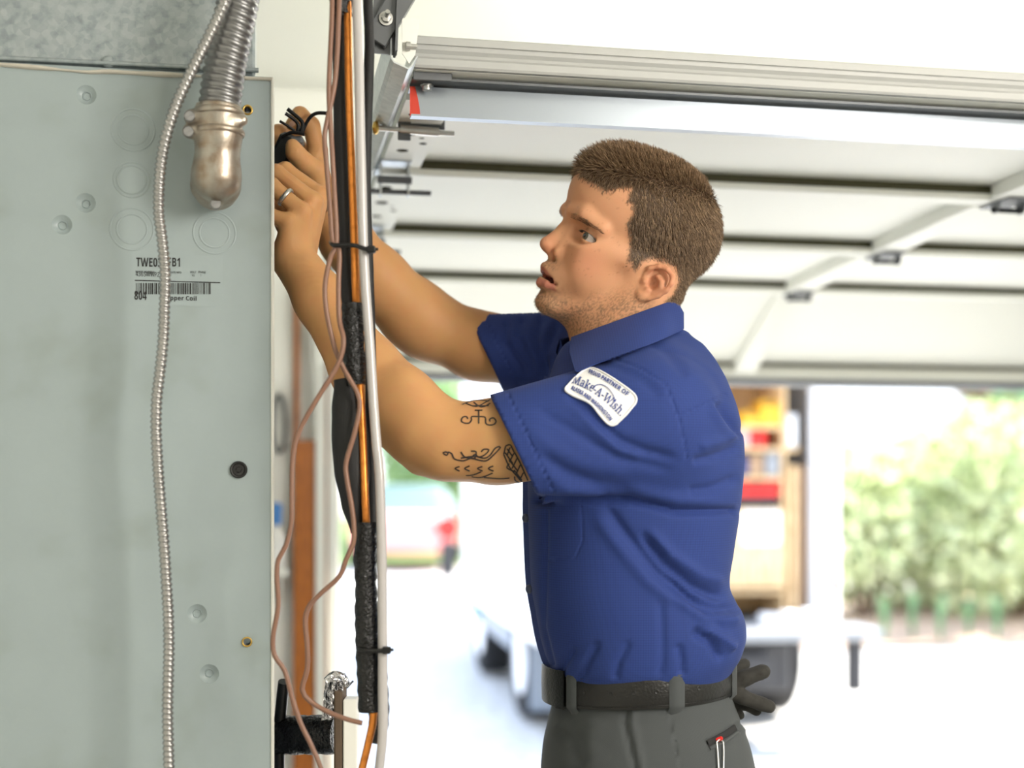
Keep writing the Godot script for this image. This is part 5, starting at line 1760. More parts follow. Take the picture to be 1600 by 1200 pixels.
	f.chain([mp(503, 300, -0.035), mp(494, 268, -0.022), mp(474, 253, -0.004), mp(461, 238, 0.001), mp(457, 227, 0.002)], [0.0165, 0.0150, 0.0122, 0.0112, 0.0085], 0.007)
	f.chain([mp(486, 262, -0.055), mp(496, 236, -0.052), mp(486, 196, -0.046), mp(469, 180, -0.034), mp(456, 194, -0.022)], [0.016, 0.0125, 0.0112, 0.0106, 0.0084], 0.006)
	f.chain([mp(480, 255, -0.075), mp(452, 205, -0.070), mp(434, 208, -0.044), mp(430, 228, -0.028)], [0.013, 0.0115, 0.0108, 0.0086], 0.005)
	f.chain([mp(474, 262, -0.088), mp(436, 226, -0.082), mp(420, 234, -0.052), mp(420, 252, -0.036)], [0.0125, 0.0108, 0.0100, 0.0082], 0.005)
	f.chain([mp(470, 272, -0.095), mp(434, 248, -0.088), mp(418, 254, -0.062), mp(418, 268, -0.048)], [0.0115, 0.0098, 0.0090, 0.0075], 0.005)
	# trunk and legs under the clothes, so that the figure is one
	f.chain([mp(1000, 700), mp(990, 850), mp(995, 1080)], [0.10, 0.10, 0.10], 0.05)
	f.cone(mp(1000, 672, 0.11), mp(960, 610, -0.11), 0.055, 0.055, 0.05)
	for s in [1.0, -1.0]:
		f.chain([Vector3(0.17, -0.36, 0.07 * s), Vector3(0.15, -0.86, 0.085 * s), Vector3(0.185, -1.32, 0.09 * s), Vector3(0.10, -1.365, 0.10 * s)], [0.085, 0.05, 0.04, 0.03], 0.03)
	return f

func hairy(p: Vector3) -> bool:
	var q := in_head(p)
	if q.z < 0:
		q.z = -q.z
		p = hp(q.x, q.y, q.z)
	return q.y > -75 and Geometry2D.is_point_in_polygon(seen(p), hair_edge)

var speckle := noise_of(260.0, 91, FastNoiseLite.TYPE_SIMPLEX, 2)
var mottle := noise_of(34.0, 92, FastNoiseLite.TYPE_SIMPLEX, 3)

func beard(q: Vector3) -> float:   # how thickly the stubble grows at that place of the head
	if q.x < -36 or q.y > -28:
		return 0.0
	var line := lerpf(-26.0, -72.0, smoothstep(-30, 52, q.x))       # the cheek line, falling from the ear
	var b := smoothstep(line + 12, line - 30, q.y) * smoothstep(-36, -4, q.x)
	if q.x > 50 and q.y > -96:
		b *= smoothstep(-84, -98, q.y) * 0.8 + 0.2
		b = maxf(b, smoothstep(28, 16, absf(q.z)) * smoothstep(-50, -55, q.y) * smoothstep(-69, -63, q.y) * 0.8)
	if q.y < -92 and q.y > -104 and q.x > 78:
		b = maxf(b, smoothstep(15, 9, absf(q.z)))
	b *= lerpf(1.0, 0.55, smoothstep(-118, -140, q.y))
	return clampf(b, 0, 1)

func skin(p: Vector3, n: Vector3) -> Color:
	var c := Color(0.56, 0.30, 0.125)
	var m := mottle.get_noise_3dv(p)
	c = c.lerp(Color(0.56, 0.262, 0.115), clampf(0.35 + m * 0.9, 0, 1) * 0.5)
	var q := in_head(p)
	if q.length() < 190 and q.y > -150:
		c = c.lerp(Color(0.60, 0.305, 0.165), smoothstep(-150, -115, q.y))
		var side := absf(q.z)
		var red := smoothstep(34, 8, Vector3(66, -40, 50).distance_to(Vector3(q.x, q.y, side))) * 0.3
		red += smoothstep(24, 6, Vector3(110, -38, 0).distance_to(q)) * 0.28
		var ear := p.distance_to(mp(1030, 440, 0.08))
		red += smoothstep(0.034, 0.018, ear) * 0.3
		c = c.lerp(Color(0.62, 0.215, 0.125), clampf(red, 0, 1))
		# lips
		var up := near_line(Vector2(q.y, side), [Vector2(-67.5, 0), Vector2(-68.5, 7), Vector2(-80, 25)]).x
		var low := near_line(Vector2(q.y, side), [Vector2(-84.5, 0), Vector2(-84.5, 12), Vector2(-83.5, 25)]).x
		if q.x > 72:
			var lip := maxf(smoothstep(4.4, 2.6, up) * (1.0 if side < 24 else 0.2), smoothstep(5.8, 3.8, low) * smoothstep(27, 23, side))
			c = c.lerp(Color(0.47, 0.15, 0.11), lip * 0.85)
			if absf(q.y + 74.2 + side * 0.26) < 4.0 and q.x < 98.5 - side * 0.6 and side < 24.0:
				c = Color(0.22, 0.06, 0.05)
		var b := beard(q) * smoothstep(0.026, 0.034, ear)
		if b > 0.02:
			c = c.lerp(Color(0.23, 0.14, 0.085), b * clampf(0.30 + speckle.get_noise_3dv(p) * 1.3, 0, 0.85))
		if speckle.get_noise_3dv(p * 0.4 + Vector3.ONE) > 0.62 and b <= 0:
			c = c.lerp(Color(0.3, 0.13, 0.07), 0.3)
		if hairy(p + Vector3(1, 0.6, 0) * mottle.get_noise_3dv(p * 9.0) * 0.006):
			var rim := in_head(p)
			rim.z = absf(rim.z)
			c = c.lerp(Color(0.075, 0.046, 0.026), smoothstep(0.0, 7.0, near_line(seen(hp(rim.x, rim.y, rim.z)), hair_rim).x) * 0.75 + 0.25)
	return c

func push_folds(p: Vector3, n: Vector3, from := 0) -> float:
	var px := seen(p)
	var d := 0.0
	for f in folds:
		if (f[3] > 0 and (p.z < 0.0 or n.z < -0.2)) or (f[3] < 0 and p.z > -0.04):
			continue
		var box: Rect2 = f[4]
		if not box.has_point(px):
			continue
		var q := near_line(px, f[0])
		if q.x < f[1] * 2.2:
			var fade := smoothstep(-0.02, 0.16, q.y) * smoothstep(1.02, 0.84, q.y) if f[5] else 1.0
			d += f[2] * 0.001 * exp(-pow(q.x / f[1], 2)) * fade
	return d

func fold(flat: Array, width: float, depth: float, side := 1, ease := true) -> void:
	var pts := line2(flat)
	var box := Rect2(pts[0], Vector2.ZERO)
	for p in pts:
		box = box.expand(p)
	width *= 1.1 if width > 3.0 else 1.2
	folds.append([pts, width, depth * (1.2 if width > 3.0 else 1.2), side, box.grow(width * 2.3), ease])

func shirt_field() -> Field:
	var f := Field.new()
	f.slack = 1.9
	var rows := []
	for q in [[1062, 870, 1126, 0.138], [1050, 862, 1136, 0.149], [1036, 856, 1142, 0.157], [1020, 850, 1152, 0.161], [990, 842, 1160, 0.164], [955, 836, 1155, 0.165], [915, 829, 1135, 0.165], [860, 826, 1141, 0.167], [800, 824, 1150, 0.171], [740, 824, 1156, 0.174], [690, 827, 1156, 0.174], [640, 838, 1146, 0.168], [595, 856, 1130, 0.145], [565, 866, 1116, 0.10], [540, 880, 1098, 0.07], [522, 905, 1074, 0.05]]:
		rows.append([(HORIZON - q[0]) / 1200.0, (q[1] - 800) / 1200.0, (q[2] - 800) / 1200.0, q[3], 0.0])
	f.lofted(rows, 2.35, 0.03)
	f.chain([mp(1000, 588, 0.03), mp(1008, 622, 0.09), mp(1005, 658, 0.13)], [0.055, 0.064, 0.080], 0.04)
	f.cone(mp(1000, 570, 0.0), mp(1031, 536, 0.0), 0.04, 0.028, 0.02)
	f.chain([mp(985, 590, -0.02), mp(950, 580, -0.09), mp(905, 572, -0.13)], [0.05, 0.060, 0.070], 0.04)
	f.cut_cone(mp(1010, 664, 0.13), mp(805, 702, 0.158), 0.087, 0.0705, 0.014, Vector3(-0.9, -0.43, 0))
	f.cut_cone(mp(900, 556, -0.125), mp(757, 551, -0.15), 0.066, 0.0565, 0.03, Vector3(-0.9, -0.44, 0))
	f.cone(mp(762, 720, 0.158), mp(836, 694, 0.158), 0.063, 0.054, 0.002, true)
	f.cone(mp(715, 552, -0.15), mp(785, 552, -0.15), 0.050, 0.048, 0.002, true)
	# folds, as polylines over the shirt: width in pixels, depth in millimetres (valleys negative); ease fades both ends
	fold([881, 612, 921, 646, 967, 689, 1007, 706, 1065, 720], 8, -5)
	fold([889, 628, 925, 664, 967, 702, 1010, 716], 9, 3)
	fold([829, 634, 881, 664, 921, 690, 964, 715, 1007, 726, 1060, 738], 8, -3.2)
	fold([815, 660, 861, 700, 921, 728, 990, 742], 12, 2.2)
	fold([841, 707, 881, 736, 938, 759, 1000, 764], 9, -3.4)
	fold([848, 740, 890, 762, 950, 772], 8, 2.0)
	fold([960, 560, 1000, 575, 1040, 600, 1060, 650, 1069, 690, 1073, 716], 2.2, -1.1, 1, false)
	fold([1062, 650, 1095, 636, 1134, 617], 2.0, -1.0, 1, false)
	fold([1120, 626, 1140, 655, 1160, 682], 6, -7)
	fold([1108, 632, 1128, 664, 1146, 690], 7, 3)
	fold([1080, 722, 1110, 716, 1156, 697], 6, -4)
	fold([1090, 700, 1125, 690, 1156, 676], 7, 2.5)
	fold([1071, 770, 1110, 764, 1156, 745], 7, -4)
	fold([920, 560, 960, 572, 1000, 590, 1035, 622], 9, -2.5)
	fold([1000, 520, 1040, 548, 1075, 590], 8, -3)
	fold([838, 783, 900, 784, 983, 782, 1057, 799, 1146, 799], 6, -8, 1, false)
	fold([842, 766, 900, 764, 983, 763, 1057, 780, 1130, 782], 9, 3.5)
	fold([939, 782, 976, 833, 1027, 896, 1079, 936, 1135, 985], 8, -5)
	fold([925, 800, 962, 850, 1010, 908, 1060, 948], 9, 2.5)
	fold([998, 830, 1038, 881, 1086, 918, 1136, 938], 7, -7)
	fold([1008, 822, 1050, 868, 1096, 900, 1136, 912], 8, 4)
	fold([1040, 900, 1082, 936, 1120, 952, 1158, 950], 7, -5)
	fold([1050, 930, 1095, 962, 1130, 970, 1160, 968], 8, 4)
	fold([1080, 985, 1110, 1000, 1128, 1034], 7, -7)
	fold([1100, 985, 1130, 1000, 1150, 1015], 7, 5)
	fold([870, 1062, 880, 1040, 900, 1010], 5, -4)
	fold([905, 1066, 915, 1040, 935, 1000], 6, -3)
	fold([960, 1066, 965, 1035, 985, 1000], 6, -3)
	fold([1030, 1064, 1035, 1030, 1034, 980, 1032, 930], 6, -2.5)
	fold([1065, 1058, 1065, 1035, 1060, 1005], 6, -3.5)
	fold([852, 800, 851, 870, 848, 980, 862, 1038], 4, -3.5, 1, false)
	fold([906, 782, 910, 844, 899, 870, 855, 877], 1.6, -0.7, 1, false)
	fold([792, 612, 866, 771], 1.8, -0.9, 1, false)
	fold([792, 497, 787, 533, 823, 590], 7, -5, -1)
	fold([815, 494, 809, 525, 836, 585], 6, -4, -1)
	fold([845, 490, 836, 530, 850, 590], 7, -5, -1)
	fold([872, 500, 850, 553, 848, 605], 6, -5, -1)
	fold([757, 497, 812, 607], 1.6, -0.9, -1, false)
	return f

func shoot(f: Field, ids: PackedInt32Array, px: float, py: float, lift := 0.0, folded := false) -> Array:   # the place on a surface that the photograph shows at that spot, and its outward direction
	var from := Vector3(0, 0, FIGURE)
	var dir := (mp(px, py) - from).normalized()
	var s := f.cast(from, dir, ids)
	if s < 0:
		return []
	var p := from + dir * s
	var n := f.slope(p, ids)
	if folded:
		lift += push_folds(p, n)
	return [p + n * lift, n]

func strip(s: Shape, path: Array, width: float, thick: float) -> void:   # a flat band over a surface; path holds [point, normal]
	var rows := []
	for i in path.size():
		var p: Vector3 = path[i][0]
		var n: Vector3 = path[i][1]
		var t: Vector3 = (path[mini(i + 1, path.size() - 1)][0] - path[maxi(i - 1, 0)][0]).normalized()
		var side := t.cross(n).normalized() * width / 2
		rows.append([p - side - n * thick, p - side * 0.9, p + side * 0.9, p + side - n * thick])
	s.sheet(rows)

func strand_mesh() -> ArrayMesh:   # a bent tapering hair of unit length along y
	var s := Shape.new()
	s.tube(PackedVector3Array([Vector3(0, -0.05, 0), Vector3(0.02, 0.35, 0), Vector3(0.09, 0.7, 0), Vector3(0.22, 1.0, 0)]), func(u, _m, _a): return 0.5 * (1.0 - u * u * 0.85), 3, 1.0, false)
	return s.done()

func strands(called: String, parent: Node, list: Array, label := "") -> void:   # rows of [root, direction, bend, length, width, colour]
	var mm := MultiMesh.new()
	mm.transform_format = MultiMesh.TRANSFORM_3D
	mm.use_colors = true
	mm.mesh = strand_mesh()
	mm.instance_count = list.size()
	for i in list.size():
		var q: Array = list[i]
		var y: Vector3 = q[1]
		var x: Vector3 = (q[2] - y * y.dot(q[2])).normalized()
		if x.length_squared() < 0.5:
			x = y.cross(Vector3(0.3, 0.2, 0.9)).normalized()
		mm.set_instance_transform(i, Transform3D(Basis(x * q[3] * 0.9, y * q[3], x.cross(y) * q[4]) if false else Basis(x * q[4], y * q[3], x.cross(y) * q[4]), q[0]))
		mm.set_instance_color(i, q[5])
	var o := MultiMeshInstance3D.new()
	o.name = called
	o.multimesh = mm
	o.material_override = M["hair"]
	o.set_meta("kind", "stuff")
	if label:
		o.set_meta("label", label)
	parent.add_child(o, true)

func rand_on(s: Shape, want: int, accept: Callable) -> Array:   # [point, normal] spread over the accepted part of a mesh
	var total := 0.0
	var sums := PackedFloat32Array()
	var tris := PackedInt32Array()
	for i in range(0, s.ix.size(), 3):
		var a := s.v[s.ix[i]]
		if not accept.call((a + s.v[s.ix[i + 1]] + s.v[s.ix[i + 2]]) / 3.0):
			continue
		total += (s.v[s.ix[i + 1]] - a).cross(s.v[s.ix[i + 2]] - a).length()
		sums.append(total)
		tris.append(i)
	var out := []
	if tris.is_empty():
		return out
	for k in want:
		var i := tris[mini(sums.bsearch(rng.randf() * total), tris.size() - 1)]
		var u := sqrt(rng.randf())
		var w := rng.randf()
		var c := Vector3(1 - u, u * (1 - w), u * w)
		var ia := s.ix[i]
		var ib := s.ix[i + 1]
		var ic := s.ix[i + 2]
		out.append([s.v[ia] * c.x + s.v[ib] * c.y + s.v[ic] * c.z, (s.n[ia] * c.x + s.n[ib] * c.y + s.n[ic] * c.z).normalized()])
	return out

func technician() -> void:
	skull = mp(985, 385)
	axes = Basis(Vector3(1, 0, 0), deg_to_rad(LEAN)) * Basis(Vector3(0, 0, 1), deg_to_rad(-TILT)) * Basis(Vector3(-cos(deg_to_rad(TURN)), 0, sin(deg_to_rad(TURN))), Vector3.UP, Vector3(sin(deg_to_rad(TURN)), 0, cos(deg_to_rad(TURN))))
	for p in line2([895, 240, 901, 263, 908, 279, 925, 289, 945, 301, 965, 297, 985, 294, 979, 312, 990, 327, 978, 350, 984, 373, 979, 405, 993, 425, 1004, 411, 1020, 405, 1042, 407, 1055, 418, 1060, 438, 1052, 458, 1036, 472, 1040, 500, 1080, 478, 1145, 420, 1155, 300, 1080, 195, 960, 185, 880, 210]):
		hair_edge.append(p)
	hair_rim = Array(hair_edge.slice(1, 26))
	mat("skin", Color(0.97, 0.97, 0.97), 0.52, 0.0, {"metallic_specular": 0.34, "heightmap_enabled": true, "heightmap_texture": noise_picture(noise_of(0.11, 93, FastNoiseLite.TYPE_SIMPLEX, 3), 512), "heightmap_scale": 0.011, "vertex_color_use_as_albedo": true, "subsurf_scatter_enabled": true, "subsurf_scatter_strength": 0.12})
	triplanar(M["skin"], 14.0)
	mat("hair", Color(1, 1, 1), 0.5, 0.0, {"vertex_color_use_as_albedo": true})
	var weave := Image.create(64, 64, false, Image.FORMAT_RGB8)
	for y in 64:
		for x in 64:
			var k := 1.0
			if x % 8 < 2:
				k -= 0.10
			if y % 8 < 2:
				k -= 0.10
			k -= 0.05 * float((x + y) % 2)
			weave.set_pixel(x, y, Color(k, k, k))
	mat("shirt cloth", Color(0.12, 0.215, 0.48), 0.85, 0.0, {"albedo_texture": ImageTexture.create_from_image(weave), "rim_enabled": true, "rim": 0.2, "rim_tint": 0.7})
	triplanar(M["shirt cloth"], 42.0)
	var twill := Image.create(64, 64, false, Image.FORMAT_RGB8)
	for y in 64:
		for x in 64:
			var k := 0.86 if (x + y) % 4 < 1 else 1.0
			twill.set_pixel(x, y, Color(k, k, k))
	mat("trouser cloth", Color(0.265, 0.28, 0.285), 0.9, 0.0, {"albedo_texture": ImageTexture.create_from_image(twill), "rim_enabled": true, "rim": 0.3, "rim_tint": 0.5})
	triplanar(M["trouser cloth"], 28.0)
	mat("slit_shade", Color(0.13, 0.13, 0.135), 0.9)  # dark tone standing in for the shade in the pocket slit
	mat("leather", Color(0.065, 0.062, 0.058), 0.40, 0.0, {"heightmap_enabled": true, "heightmap_texture": noise_picture(noise_of(0.09, 71), 256), "heightmap_scale": 0.05})
	triplanar(M["leather"], 9.0)
	mat("glove cloth", Color(0.20, 0.195, 0.18), 0.9, 0.0, {"albedo_texture": noise_picture(noise_of(0.03, 72, FastNoiseLite.TYPE_SIMPLEX, 4), 256, [[0.0, 0.5, 1.0], [Color(0.75, 0.73, 0.7), Color(0.95, 0.95, 0.95), Color(1.0, 1.0, 1.0)]]), "rim_enabled": true, "rim": 0.3})
	triplanar(M["glove cloth"], 10.0)
	mat("patch cloth", Color(0.90, 0.90, 0.90), 0.8)
	mat("thread", Color(0.19, 0.27, 0.55), 0.8)
	mat("tattoo ink", Color(0.16, 0.13, 0.125), 0.6)
	mat("nail", Color(0.80, 0.62, 0.52), 0.3)

	var man := thing("person", "short-haired man in blue work shirt and grey trousers reaching into the cabinet", "person")
	man.transform = Transform3D(Basis(cr, Vector3.UP, -cf), eye + cf * FIGURE)
	var f := body_field()
	var s := Shape.new()
	# the fields are meshed side by side; each job: field, box, cell size
	var sf := shirt_field()
	var split := 0.394
	var lo := hp(0, 20, 0) - Vector3(0.145, 0.170, 0.110)
	var hi := hp(0, 20, 0) + Vector3(0.135, 0.135, 0.120)
	var jobs := [
		[f, Vector3(lo.x, lo.y, lo.z), Vector3(0.085, split, hi.z), 0.0019, skin, null],
		[f, Vector3(0.085, lo.y, lo.z), Vector3(hi.x, split, hi.z), 0.0019, skin, null],
		[f, Vector3(lo.x, split - 0.003, lo.z), hi, 0.0036, skin, null],
		[f, Vector3(mp(395, 400).x, 0.283, 0.01), mp(540, 240, 0.03) + Vector3(0, 0, 0.085), 0.0026, skin, null],
		[f, mp(400, 332, -0.11), Vector3(mp(530, 160).x, mp(530, 145, -0.1).y, 0.024), 0.0026, skin, null],
		[f, mp(420, 800, 0.01), Vector3(mp(880, 405).x, 0.286, 0.22), 0.0042, skin, null],
		[f, mp(480, 640, -0.21), mp(860, 310, -0.03), 0.005, skin, null],
		[f, Vector3(-0.03, -1.40, -0.21), Vector3(0.34, 0.18, 0.21), 0.015, skin, null],
		[sf, Vector3(-0.08, -0.27, -0.24), Vector3(0.33, -0.01, 0.25), 0.0036, null, push_folds],
		[sf, Vector3(-0.08, -0.01, -0.24), Vector3(0.33, 0.24, 0.25), 0.0036, null, push_folds],
	]
	var made := []
	for j in jobs:
		made.append(Shape.new())
	var mesh_one := func(i: int) -> void:
		var j: Array = jobs[i]
		j[0].net(made[i], j[1], j[2], j[3], j[4], j[5])
	var group := WorkerThreadPool.add_group_task(mesh_one, jobs.size(), -1, true)
	WorkerThreadPool.wait_for_group_task_completion(group)
	var head := Shape.new()
	for i in 3:
		head.join(made[i])
	for i in 8:
		s.join(made[i])
	var body := put("body", s.done(), M["skin"], man)
	face_details(man, head)
	# shirt
	s = made[8]
	s.join(made[9])
	var shirt := put("shirt", s.done(), M["shirt cloth"], man)
	collar(man, shirt, sf)
	shirt_details(man, shirt, sf)
	tattoos(man, f)
	trousers(man)
	in_hand(man)

func face_details(man: Node3D, head: Shape) -> void:
	# eyes
	for sd in [1.0, -1.0]:
		var s := Shape.new()
		s.tinted = true
		var mid := hp(67.5, -10.5, 36 * sd)
		var gaze := axes * Vector3(0.95, 0.0, 0.30 if sd > 0 else 0.10).normalized()
		var fr := frame(mid, gaze, Vector3.UP)
		var rows := []
		for i in 40:
			var row := []
			var a := PI * i / 39.0
			var r := 0.0124 + 0.0006 * smoothstep(0.5, 0.15, a)
			for k in 33:
				row.append(fr * (Vector3(sin(a) * cos(TAU * k / 32.0), cos(a), sin(a) * sin(TAU * k / 32.0)) * r))
			rows.append(row)
		s.sheet(rows, true)
		for i in s.v.size():
			var a := acos(clampf((s.v[i] - mid).normalized().dot(gaze), -1, 1))
			s.n[i] = (s.v[i] - mid).normalized()
			var c := Color(0.52, 0.46, 0.42)
			if a < 0.17:
				c = Color(0.006, 0.006, 0.006)
			elif a < 0.46:
				c = Color(0.10, 0.10, 0.07).lerp(Color(0.03, 0.035, 0.03), smoothstep(0.36, 0.46, a))
			s.c[i] = c
		if not M.has("eye"):
			mat("eye", Color.WHITE, 0.12, 0.0, {"vertex_color_use_as_albedo": true, "clearcoat_enabled": true, "clearcoat": 1.0, "clearcoat_roughness": 0.03})
		put("eye", s.done(), M["eye"], man)
	# hair on the head
	var list := []
	for q in rand_on(head, 36000, hairy):
		var p: Vector3 = q[0]
		var n: Vector3 = axes.transposed() * q[1]
		var h := in_head(p)
		var top := smoothstep(0.25, 0.8, n.y + 0.25 * n.x) * smoothstep(40, 80, h.y)
		var flow := Vector3(-0.45, -1.0, 0.0).lerp(Vector3(1.0, 0.05, 0.35), top)
		if h.x < -60:
			flow = flow.lerp(Vector3(-0.2, -1, 0), smoothstep(-60, -90, h.x) * (1.0 - top))
		flow += Vector3(rng.randfn(), rng.randfn(), rng.randfn()) * 0.22
		var lift := lerpf(0.42, 0.62, top)
		var dir := (n * lift + flow.normalized() * (1.0 - lift * 0.55)).normalized()
		var long := lerpf(lerpf(6.5, 11.0, smoothstep(-40, 50, h.y)), lerpf(11.0, 17.0, smoothstep(10, 80, h.x)), top) * rng.randf_range(0.7, 1.15)
		if top < 0.3 and h.x > -5:
			long *= 0.75
		var edge := in_head(p)
		edge.z = absf(edge.z)
		var gap := near_line(seen(hp(edge.x, edge.y, edge.z)), hair_rim).x
		if gap < 2.5 and rng.randf() > gap / 4.0 + 0.4:
			continue
		if gap < 9.0:
			long *= 0.7
		var tone := rng.randf()
		var col := Color(0.10, 0.056, 0.028).lerp(Color(0.42, 0.28, 0.16), tone * tone)
		col = col.lerp(Color(0.30, 0.22, 0.15), (1.0 - top) * 0.3 * rng.randf())
		list.append([p - q[1] * 0.0006, axes * dir, axes * (flow - n), long * 0.001, rng.randf_range(0.0006, 0.0010), col])
	strands("hair", man, list, "short brown hair, longer on top")
	# stubble
	list = []
	for q in rand_on(head, 9000, func(p): return beard(in_head(p)) > 0.05 and p.distance_to(mp(1025, 442, 0.07)) > 0.033):
		var h := in_head(q[0])
		if rng.randf() > beard(h):
			continue
		var goat := h.x > 78 and h.y < -91 and absf(h.z) < 14
		var dir: Vector3 = (q[1] * 0.7 + axes * Vector3(0.1, -0.8, 0) + Vector3(rng.randfn(), rng.randfn(), rng.randfn()) * 0.2).normalized()
		list.append([q[0], dir, dir.cross(q[1]), rng.randf_range(0.0008, 0.0016) * (2.2 if goat else 1.0), 0.00022 if not goat else 0.0003, Color(0.10, 0.055, 0.03).lerp(Color(0.36, 0.22, 0.12), rng.randf())])
	strands("stubble", man, list)
	# brows: along a line over each eye
	list = []
	var line := line2([895, 337, 907, 342, 919, 349, 930, 356, 940, 364])
	var brow := func(p):
		var h := in_head(p)
		h.z = absf(h.z)
		if h.x < 40 or h.y < -15 or h.y > 30 or h.z < 8:
			return false
		var d := near_line(seen(hp(h.x, h.y, h.z)), line)
		return d.x < lerpf(4.0, 1.2, d.y)
	for q in rand_on(head, 800, brow):
		var sd := signf(in_head(q[0]).z)
		var dir: Vector3 = (axes * Vector3(-0.55, 0.28, 0.75 * sd) + q[1] * 0.35 + Vector3(rng.randfn(), rng.randfn(), rng.randfn()) * 0.16).normalized()
		list.append([q[0], dir, -q[1], rng.randf_range(0.0035, 0.006), 0.0003, Color(0.06, 0.034, 0.018).lerp(Color(0.22, 0.13, 0.07), rng.randf())])
	strands("eyebrows", man, list)
	# lashes along the upper lids
	list = []
	for sd in [1.0, -1.0]:
		for k in 70:
			var u := k / 69.0 * 2.0 - 1.0
			var phi := u * 0.95
			var root := hp(67.5 + 14.2 * (0.8 * cos(phi) - 0.6 * sin(phi)), -10.3 + 4.0 * (1.0 - u * u) - 2.4 * sin(phi), (36 + 14.2 * (0.6 * cos(phi) + 0.8 * sin(phi))) * sd)
			var dir := (axes * Vector3(0.8 * cos(phi) - 0.6 * sin(phi), 0.2, (0.6 * cos(phi) + 0.8 * sin(phi)) * sd) + axes * Vector3(0.5, 0, 0)).normalized()
			list.append([root, dir, axes * Vector3(0, 1, 0), rng.randf_range(0.004, 0.0065), 0.0004, Color(0.02, 0.014, 0.01)])
	strands("eyelashes", man, list)

func collar(man: Node3D, shirt: Node3D, sf: Field) -> void:
	# a fall collar: the stand follows a tilted loop round the neck and the leaf drops from it to the shoulders
	var s := Shape.new()
	var rows_out := []
	var rows_in := []
	var ids := sf.near(mp(975, 545, 0.05), 0.16)
	for i in 61:
		var a := lerpf(0.30, TAU - 0.20, i / 60.0)      # 0 is the throat, PI the nape; the near side comes first
		var ca := cos(a)
		var sa := sin(a)
		var open := smoothstep(1.0, 0.3, a) + smoothstep(TAU - 1.0, TAU - 0.42, a)
		var top := mp(973 - 82 * ca, 499 + 30 * ca, 0.073 * sa)
		var drop := lerpf(43, 34, open) + 16 * open
		var low := mp(980 - (80 + 6 * open) * ca + 4, 504 + 30 * ca + drop + 8 * absf(sa), 0.094 * sa)
		var flare := smoothstep(TAU - 1.3, TAU - 0.2, a)
		top += Vector3(-0.014, -0.002, 0) * flare
		low += Vector3(-0.012, 0.004, 0) * flare
		var out := Vector3(-ca, 0.35, sa * 0.9).normalized()
		if sa > -0.1:     # the leaf lies on the shirt
			var hit := shoot(sf, ids, seen(low).x, seen(low).y, 0.0035)
			if hit.size() and hit[0].z > low.z:
				low = hit[0]
		var mid := (top + low) / 2 + out * 0.006
		for k in 3:
			var d := sf.at(mid, ids)
			if d < 0.0035:
				mid += sf.slope(mid, ids) * (0.0035 - d)
		rows_out.append([top - out * 0.0015, top + Vector3(0, 0.0012, 0), top + out * 0.0022, mid + out * 0.001, low + out * 0.002, low - out * 0.0008])
		rows_in.append([low - out * 0.0008, mid - out * 0.0022, top - out * 0.0015])
	s.sheet(rows_out)
	s.sheet(rows_in)
	for i in [0, 60]:
		s.face([rows_out[i][1], rows_out[i][2], rows_out[i][4], rows_out[i][5], rows_in[i][1]], Vector3(-1, 0, 0))
	put("collar", s.done(), M["shirt cloth"], shirt)
	# the inner stand that closes at the throat
	s = Shape.new()
	var rows := []
	for i in 49:
		var a := TAU * i / 48.0
		var top := mp(973 - 78 * cos(a), 503 + 30 * cos(a), 0.069 * sin(a))
		rows.append([top, top + Vector3(0.006 * -cos(a) * 1.0, -0.042, 0.010 * sin(a))])
	s.sheet(rows)
	put("collar_stand", s.done(), M["shirt cloth"], shirt)

